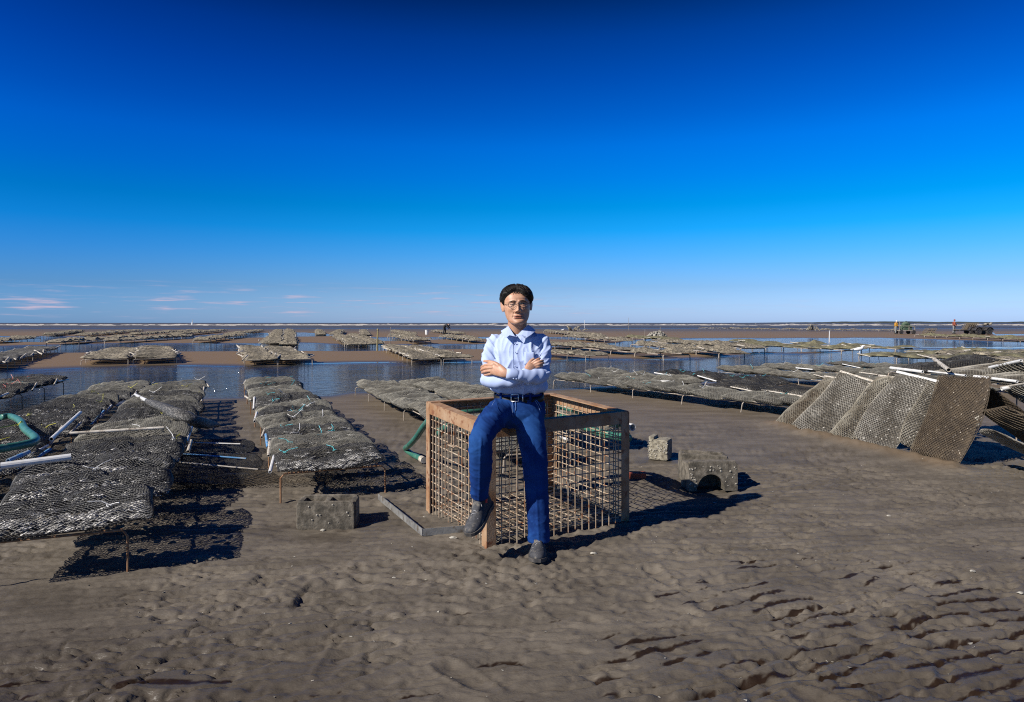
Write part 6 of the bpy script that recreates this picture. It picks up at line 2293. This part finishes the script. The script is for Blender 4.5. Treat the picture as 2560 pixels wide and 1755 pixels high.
# stakes and marks
for px, py, h, r_, m_, lab in ((943, 876, 1.0, .04, 'stake_yellow', 'yellowish stake in the water left of the man'), (975, 866, 1.05, .018, 'stake', 'thin pale stake with white top left of the man'),
                              (1612, 848, .75, .022, 'stake', 'thin stake right of the man, left of the shell mound'), (1650, 845, .95, .02, 'stake', 'thin stake behind the shell mound'),
                              (2073, 855, .75, .03, 'white_paint', 'white stake standing in the right-hand water'), (1571, 826, 2.2, .03, 'stake', 'tall thin pole on the far flat right of the man'),
                              (1461, 820, 2.0, .05, 'white_paint', 'pale pole by the surf right of the man')):
    c = at(px, py)
    mb = MB()
    mb.tube([c - Vector((0, 0, .12)), c + Vector((0.01, 0, h * .5)), c + Vector((0.03 * h, 0, h))], [r_, r_, r_ * .8], 8)
    mb.ball(c + Vector((0.03 * h, 0, h)), r_ * 1.3, 8, 6)
    mb.build_thing('stake', M[m_], lab, 'stake', 'stakes on the flat')
c = Vector(((481 - CX) / FOC * 520, 520, -0.1))
mb = MB()
mb.tube([c, c + Vector((0, 0, 1.6)), c + Vector((0, 0, 2.0))], [0.7, 0.55, 0.35], 12)
mb.tube([c + Vector((0, 0, 1.9)), c + Vector((0, 0, 4.0))], [0.28, 0.14], 8)
mb.build_thing('beacon', M['white_paint'], 'white marker beacon in the surf at the left', 'beacon')
# gulls
for px, py, d, lab in ((1407, 828, 66, 'white gull standing on the far flat right of the man'), (2147, 886, 29, 'small white bird in the right-hand water')):
    c = at(px, py)
    g = MB()
    g.tube([c + Vector((-.20, 0, .20)), c + Vector((-.06, 0, .22)), c + Vector((.10, 0, .25)), c + Vector((.17, 0, .33)), c + Vector((.20, 0, .38))], [.02, .075, .075, .045, .04], 10, smooth=14)
    g.tube([c + Vector((.23, 0, .38)), c + Vector((.30, 0, .365))], [.018, .006], 6)
    g.tube([c + Vector((-.10, .02, .25)), c + Vector((-.34, .03, .20))], [.04, .008], 6)
    for s in (-.03, .03):
        g.tube([c + Vector((.02, s, .17)), c + Vector((.02, s, -.03))], .010, 5)
    g.build_thing('gull', M['white_paint'], lab, 'gull', 'gulls', True)
# mound of shells
c = at(1643, 849)
mb = MB()
r_ = np.random.default_rng(9)
for i in range(150):
    a, q = r_.uniform(0, 6.28), r_.random() ** 0.5
    p = np.array([c.x + math.cos(a) * q * 0.80, c.y + math.sin(a) * q * 0.5, 0.25 + 0.42 * (1 - q ** 2) * r_.uniform(0.5, 1)])
    R_ = np.array(Matrix.Rotation(r_.uniform(0, 3), 3, 'X') @ Matrix.Rotation(r_.uniform(0, 3), 3, 'Z'))
    mb.ball(p, (0.11, 0.08, 0.035), 6, 4, R_)
b_ = mb.build_thing('bag_heap', M['net_tan'], 'heap of pale bags on a far rack right of the man', 'heap')
# heaped net on another far rack
c = at(1437, 834)
mb = MB()
for i in range(14):
    p = np.array([c.x + r_.uniform(-1.0, 1.2), c.y + r_.uniform(-.4, .4), 0.35])
    q = p + np.array([r_.uniform(-.7, .7), r_.uniform(-.3, .3), r_.uniform(.1, .7)])
    mb.tube([p, (p + q) / 2 + (0, 0, .12), q], [.05, .09, .04], 6)
mb.build_thing('net_heap', M['net_mud'], 'tangled heap of nets and sticks on a far rack', 'heap')
c = at(2030, 829)
mb = MB()
for i in range(12):
    p = np.array([c.x + r_.uniform(-1.0, 1.0), c.y + r_.uniform(-.4, .4), 0.2])
    q = p + np.array([(c.x - p[0]) * .6, 0, r_.uniform(.3, .9)])
    mb.tube([p, q], [.10, .05], 6)
mb.box((c.x, c.y, 1.05), (1.3, .5, .08))
mb.build_thing('net_heap', M['net_mud'], 'brown heap with a pale board on the far right rack', 'heap')


def wheel(parent, c, R, w, hub='dark_metal'):
    mb = MB()
    rings = []
    for rr, yy in ((R * .55, -w / 2), (R * .92, -w / 2), (R, -w / 3), (R, w / 3), (R * .92, w / 2), (R * .55, w / 2)):
        a = np.linspace(0, 2 * math.pi, 25)[:-1]
        k = 1 + (0.03 * (np.arange(24) % 2) if rr == R else 0)
        rings.append(np.stack([c[0] + np.cos(a) * rr * k, np.full(24, c[1] + yy), c[2] + np.sin(a) * rr * k], 1))
    rings.append(rings[0])
    mb.loft(rings, cap=False)
    wh = link('wheel', mb.mesh('wheel', M['tyre']), parent)
    mb = MB()
    mb.tube([(c[0], c[1] - w * .35, c[2]), (c[0], c[1] + w * .35, c[2])], R * .56, 12)
    for k in range(5):
        a = k * 1.257
        mb.beam((c[0], c[1] - w * .38, c[2]), (c[0] + math.cos(a) * R * .5, c[1] - w * .38, c[2] + math.sin(a) * R * .5), .05, .03, (0, 1, 0))
    o = link('rim', mb.mesh('rim', M[hub]), wh)


# quad bike, seen from its side, nose to the right
c = at(2452, 836.5)
quad = thing('quad_bike', 'dark quad bike with loaded rack far off at the right', 'quad bike', (c.x, c.y, 0), None, (0, 0, 0.12))
for x_, y_ in ((-.66, -.42), (.66, -.42), (-.66, .42), (.66, .42)):
    wheel(quad, (x_, y_, .36), .36, .26)
mb = MB()
mb.loft([[(x_, y_ * w_, z_) for y_, z_ in ((-1, .48), (1, .48), (1, t_), (-1, t_))] for x_, w_, t_ in ((-.95, .20, .70), (-.6, .26, .78), (-.15, .20, .66), (.2, .22, .72), (.55, .26, .90), (.95, .22, .78))])
for sx in (-.66, .66):
    for sy in (-.42, .42):
        a = np.linspace(.25, math.pi - .25, 9)
        mb.loft([[(sx + math.cos(t) * .47, sy - .17, .36 + math.sin(t) * .47), (sx + math.cos(t) * .47, sy + .17, .36 + math.sin(t) * .47), (sx + math.cos(t) * .50, sy + .17, .36 + math.sin(t) * .50), (sx + math.cos(t) * .50, sy - .17, .36 + math.sin(t) * .50)] for t in a])
link('body', mb.mesh('body', M['dark_metal']), quad)
mb = MB()
mb.loft([[(x_, y_, z_) for y_, z_ in ((-.16, .70), (.16, .70), (.13, h_), (-.13, h_))] for x_, h_ in ((-.7, .90), (-.4, .88), (0, .84), (.15, .80))])
link('seat', mb.mesh('seat', M['tyre']), quad)
mb = MB()
mb.tube([(.35, 0, .8), (.22, 0, 1.1)], .03, 6)
mb.tube([(.16, -.38, 1.12), (.24, -.2, 1.12), (.24, .2, 1.12), (.16, .38, 1.12)], .022, 6)
link('handlebar', mb.mesh('handlebar', M['dark_metal']), quad)
mb = MB()
for x_ in (-.95, -.75, -.55):
    mb.tube([(x_, -.4, .92), (x_, .4, .92)], .018, 5)
for y_ in (-.4, 0, .4):
    mb.tube([(-1.0, y_, .92), (-.5, y_, .92)], .018, 5)
for y_ in (-.35, 0, .35):
    mb.tube([(.55, y_, .98), (1.0, y_, .98)], .018, 5)
for x_ in (.6, .8, .98):
    mb.tube([(x_, -.38, .98), (x_, .38, .98)], .018, 5)
link('rack', mb.mesh('rack', M['dark_metal']), quad)
mb = MB()
mb.ball((.98, -.15, .80), (.05, .07, .07), 10, 6)
link('headlight', mb.mesh('headlight', M['white_paint']), quad)
# load on the front rack
mb = MB()
for i in range(9):
    mb.ball((c.x + .75 + r_.uniform(-.3, .25), c.y + r_.uniform(-.3, .3), 1.08 + r_.uniform(0, .22)), (r_.uniform(.12, .22), r_.uniform(.1, .2), r_.uniform(.06, .13)), 8, 6)
mb.build_thing('net_heap', M['net_mud'], 'bundle of nets piled on the quad bike', 'heap')
# trailer behind it
c2 = at(2415, 835.5)
tr = thing('trailer', 'low flat trailer hitched to the quad bike', 'trailer', (c2.x, c2.y, 0), None, (0, 0, 0.10))
for y_ in (-.6, .6):
    wheel(tr, (.55, y_, .30), .30, .2)
mb = MB()
for k in range(7):
    mb.box((-1.0 + k * .35, 0, .52), (.32, 1.15, .05))
link('deck', mb.mesh('deck', M['wood']), tr)
mb = MB()
for y_ in (-.5, .5):
    mb.beam((-1.2, y_, .45), (1.3, y_, .45), .06, .08)
mb.tube([(1.2, -.45, .45), (1.75, 0, .45)], .035, 6)
mb.tube([(1.2, .45, .45), (1.75, 0, .45)], .035, 6)
mb.beam((.55, -.6, .32), (.55, .6, .32), .05, .05)
link('chassis', mb.mesh('chassis', M['dark_metal']), tr)
for k in range(5):
    mb = MB()
    x_ = c2.x - .25 + k * .26
    for y_ in (-.40, -.13, .13, .40):
        mb.beam((x_, c2.y + y_, .56), (x_ + .45, c2.y + y_, 1.32), .05, .05, (0, 1, 0))
    for t_ in (.05, .35, .65, .95):
        mb.beam((x_ + .45 * t_ - .04, c2.y - .45, .56 + .76 * t_), (x_ + .45 * t_ - .04, c2.y + .45, .56 + .76 * t_), .03, .04)
    mb.build_thing('slatted_panel', M['wood'], '%s slatted panel from the left leaning on the trailer' % ORD[k], 'panel', 'slatted panels on the trailer')
worker((c2.x - .75, c2.y + 1.0, 0.0), math.radians(-60), 'person in red jacket standing by the trailer of the quad bike', STAND, ('cloth_red', 'cloth_grey'), 'cloth_red')
# panels standing on the sand
c = at(2318, 835)
for k in range(3):
    mb = MB()
    x_ = c.x - .45 + k * .45
    for y_ in (-.40, -.13, .13, .40):
        mb.beam((x_, c.y + y_, .0), (x_ + .5, c.y + y_, .66), .05, .05, (0, 1, 0))
    for t_ in (.05, .35, .65, .95):
        mb.beam((x_ + .5 * t_ - .04, c.y - .45, .66 * t_ + .02), (x_ + .5 * t_ - .04, c.y + .45, .66 * t_ + .02), .03, .04)
    mb.build_thing('slatted_panel', M['wood'], '%s slatted panel from the left leaning on the far sand' % ORD[k], 'panel', 'slatted panels on the sand')
# work cart with posts, two workers
c = at(2262, 835)
cart = thing('work_cart', 'green-grey work cart with upright posts far off at the right', 'cart', (c.x, c.y, 0), None, (0, 0, 0.05))
for x_ in (-.75, .75):
    for y_ in (-.5, .5):
        wheel(cart, (x_, y_, .24), .24, .16)
mb = MB()
mb.box((0, 0, .42), (1.9, 1.05, .10))
mb.beam((-.95, -.5, .50), (-.95, -.5, 1.50), .06, .06, (1, 0, 0))
for x_, y_, h_ in ((-.95, .5, 1.2), (.2, -.5, 1.0), (.9, -.5, .9), (.9, .5, .9)):
    mb.beam((x_, y_, .47), (x_, y_, h_), .06, .06, (1, 0, 0))
mb.beam((-.92, -.55, 1.0), (.9, -.55, .9), .05, .05)
link('frame', mb.mesh('frame', M['stake']), cart)
mb = MB()
b = lumpy_box((1.1, .9, .55), .12, 5, .06)
mb.add(np.concatenate(b.V) + np.array([.1, 0, .76]), np.concatenate(b.Q))
mb.tube([(-.3, 0, 1.0), (.1, 0, 1.25), (.5, 0, 1.05)], [.2, .26, .2], 10, smooth=10)
link('sorting_drum', mb.mesh('sorting_drum', M['cloth_green'], True), cart)
worker((c.x + .72, c.y + .55, .02), math.radians(200), 'person in navy top bending over the work cart', {k: (v[0], v[1], v[2] + .28) for k, v in BEND.items()}, ('cloth_navy', 'cloth_green'), 'cloth_dark')
worker(at(2240, 835), math.radians(-35), 'person in yellow jacket and white cap beside the work cart', {k: (v[0], v[1], v[2] * .92) for k, v in STAND.items()}, ('cloth_yellow', 'cloth_grey'), 'white_paint')
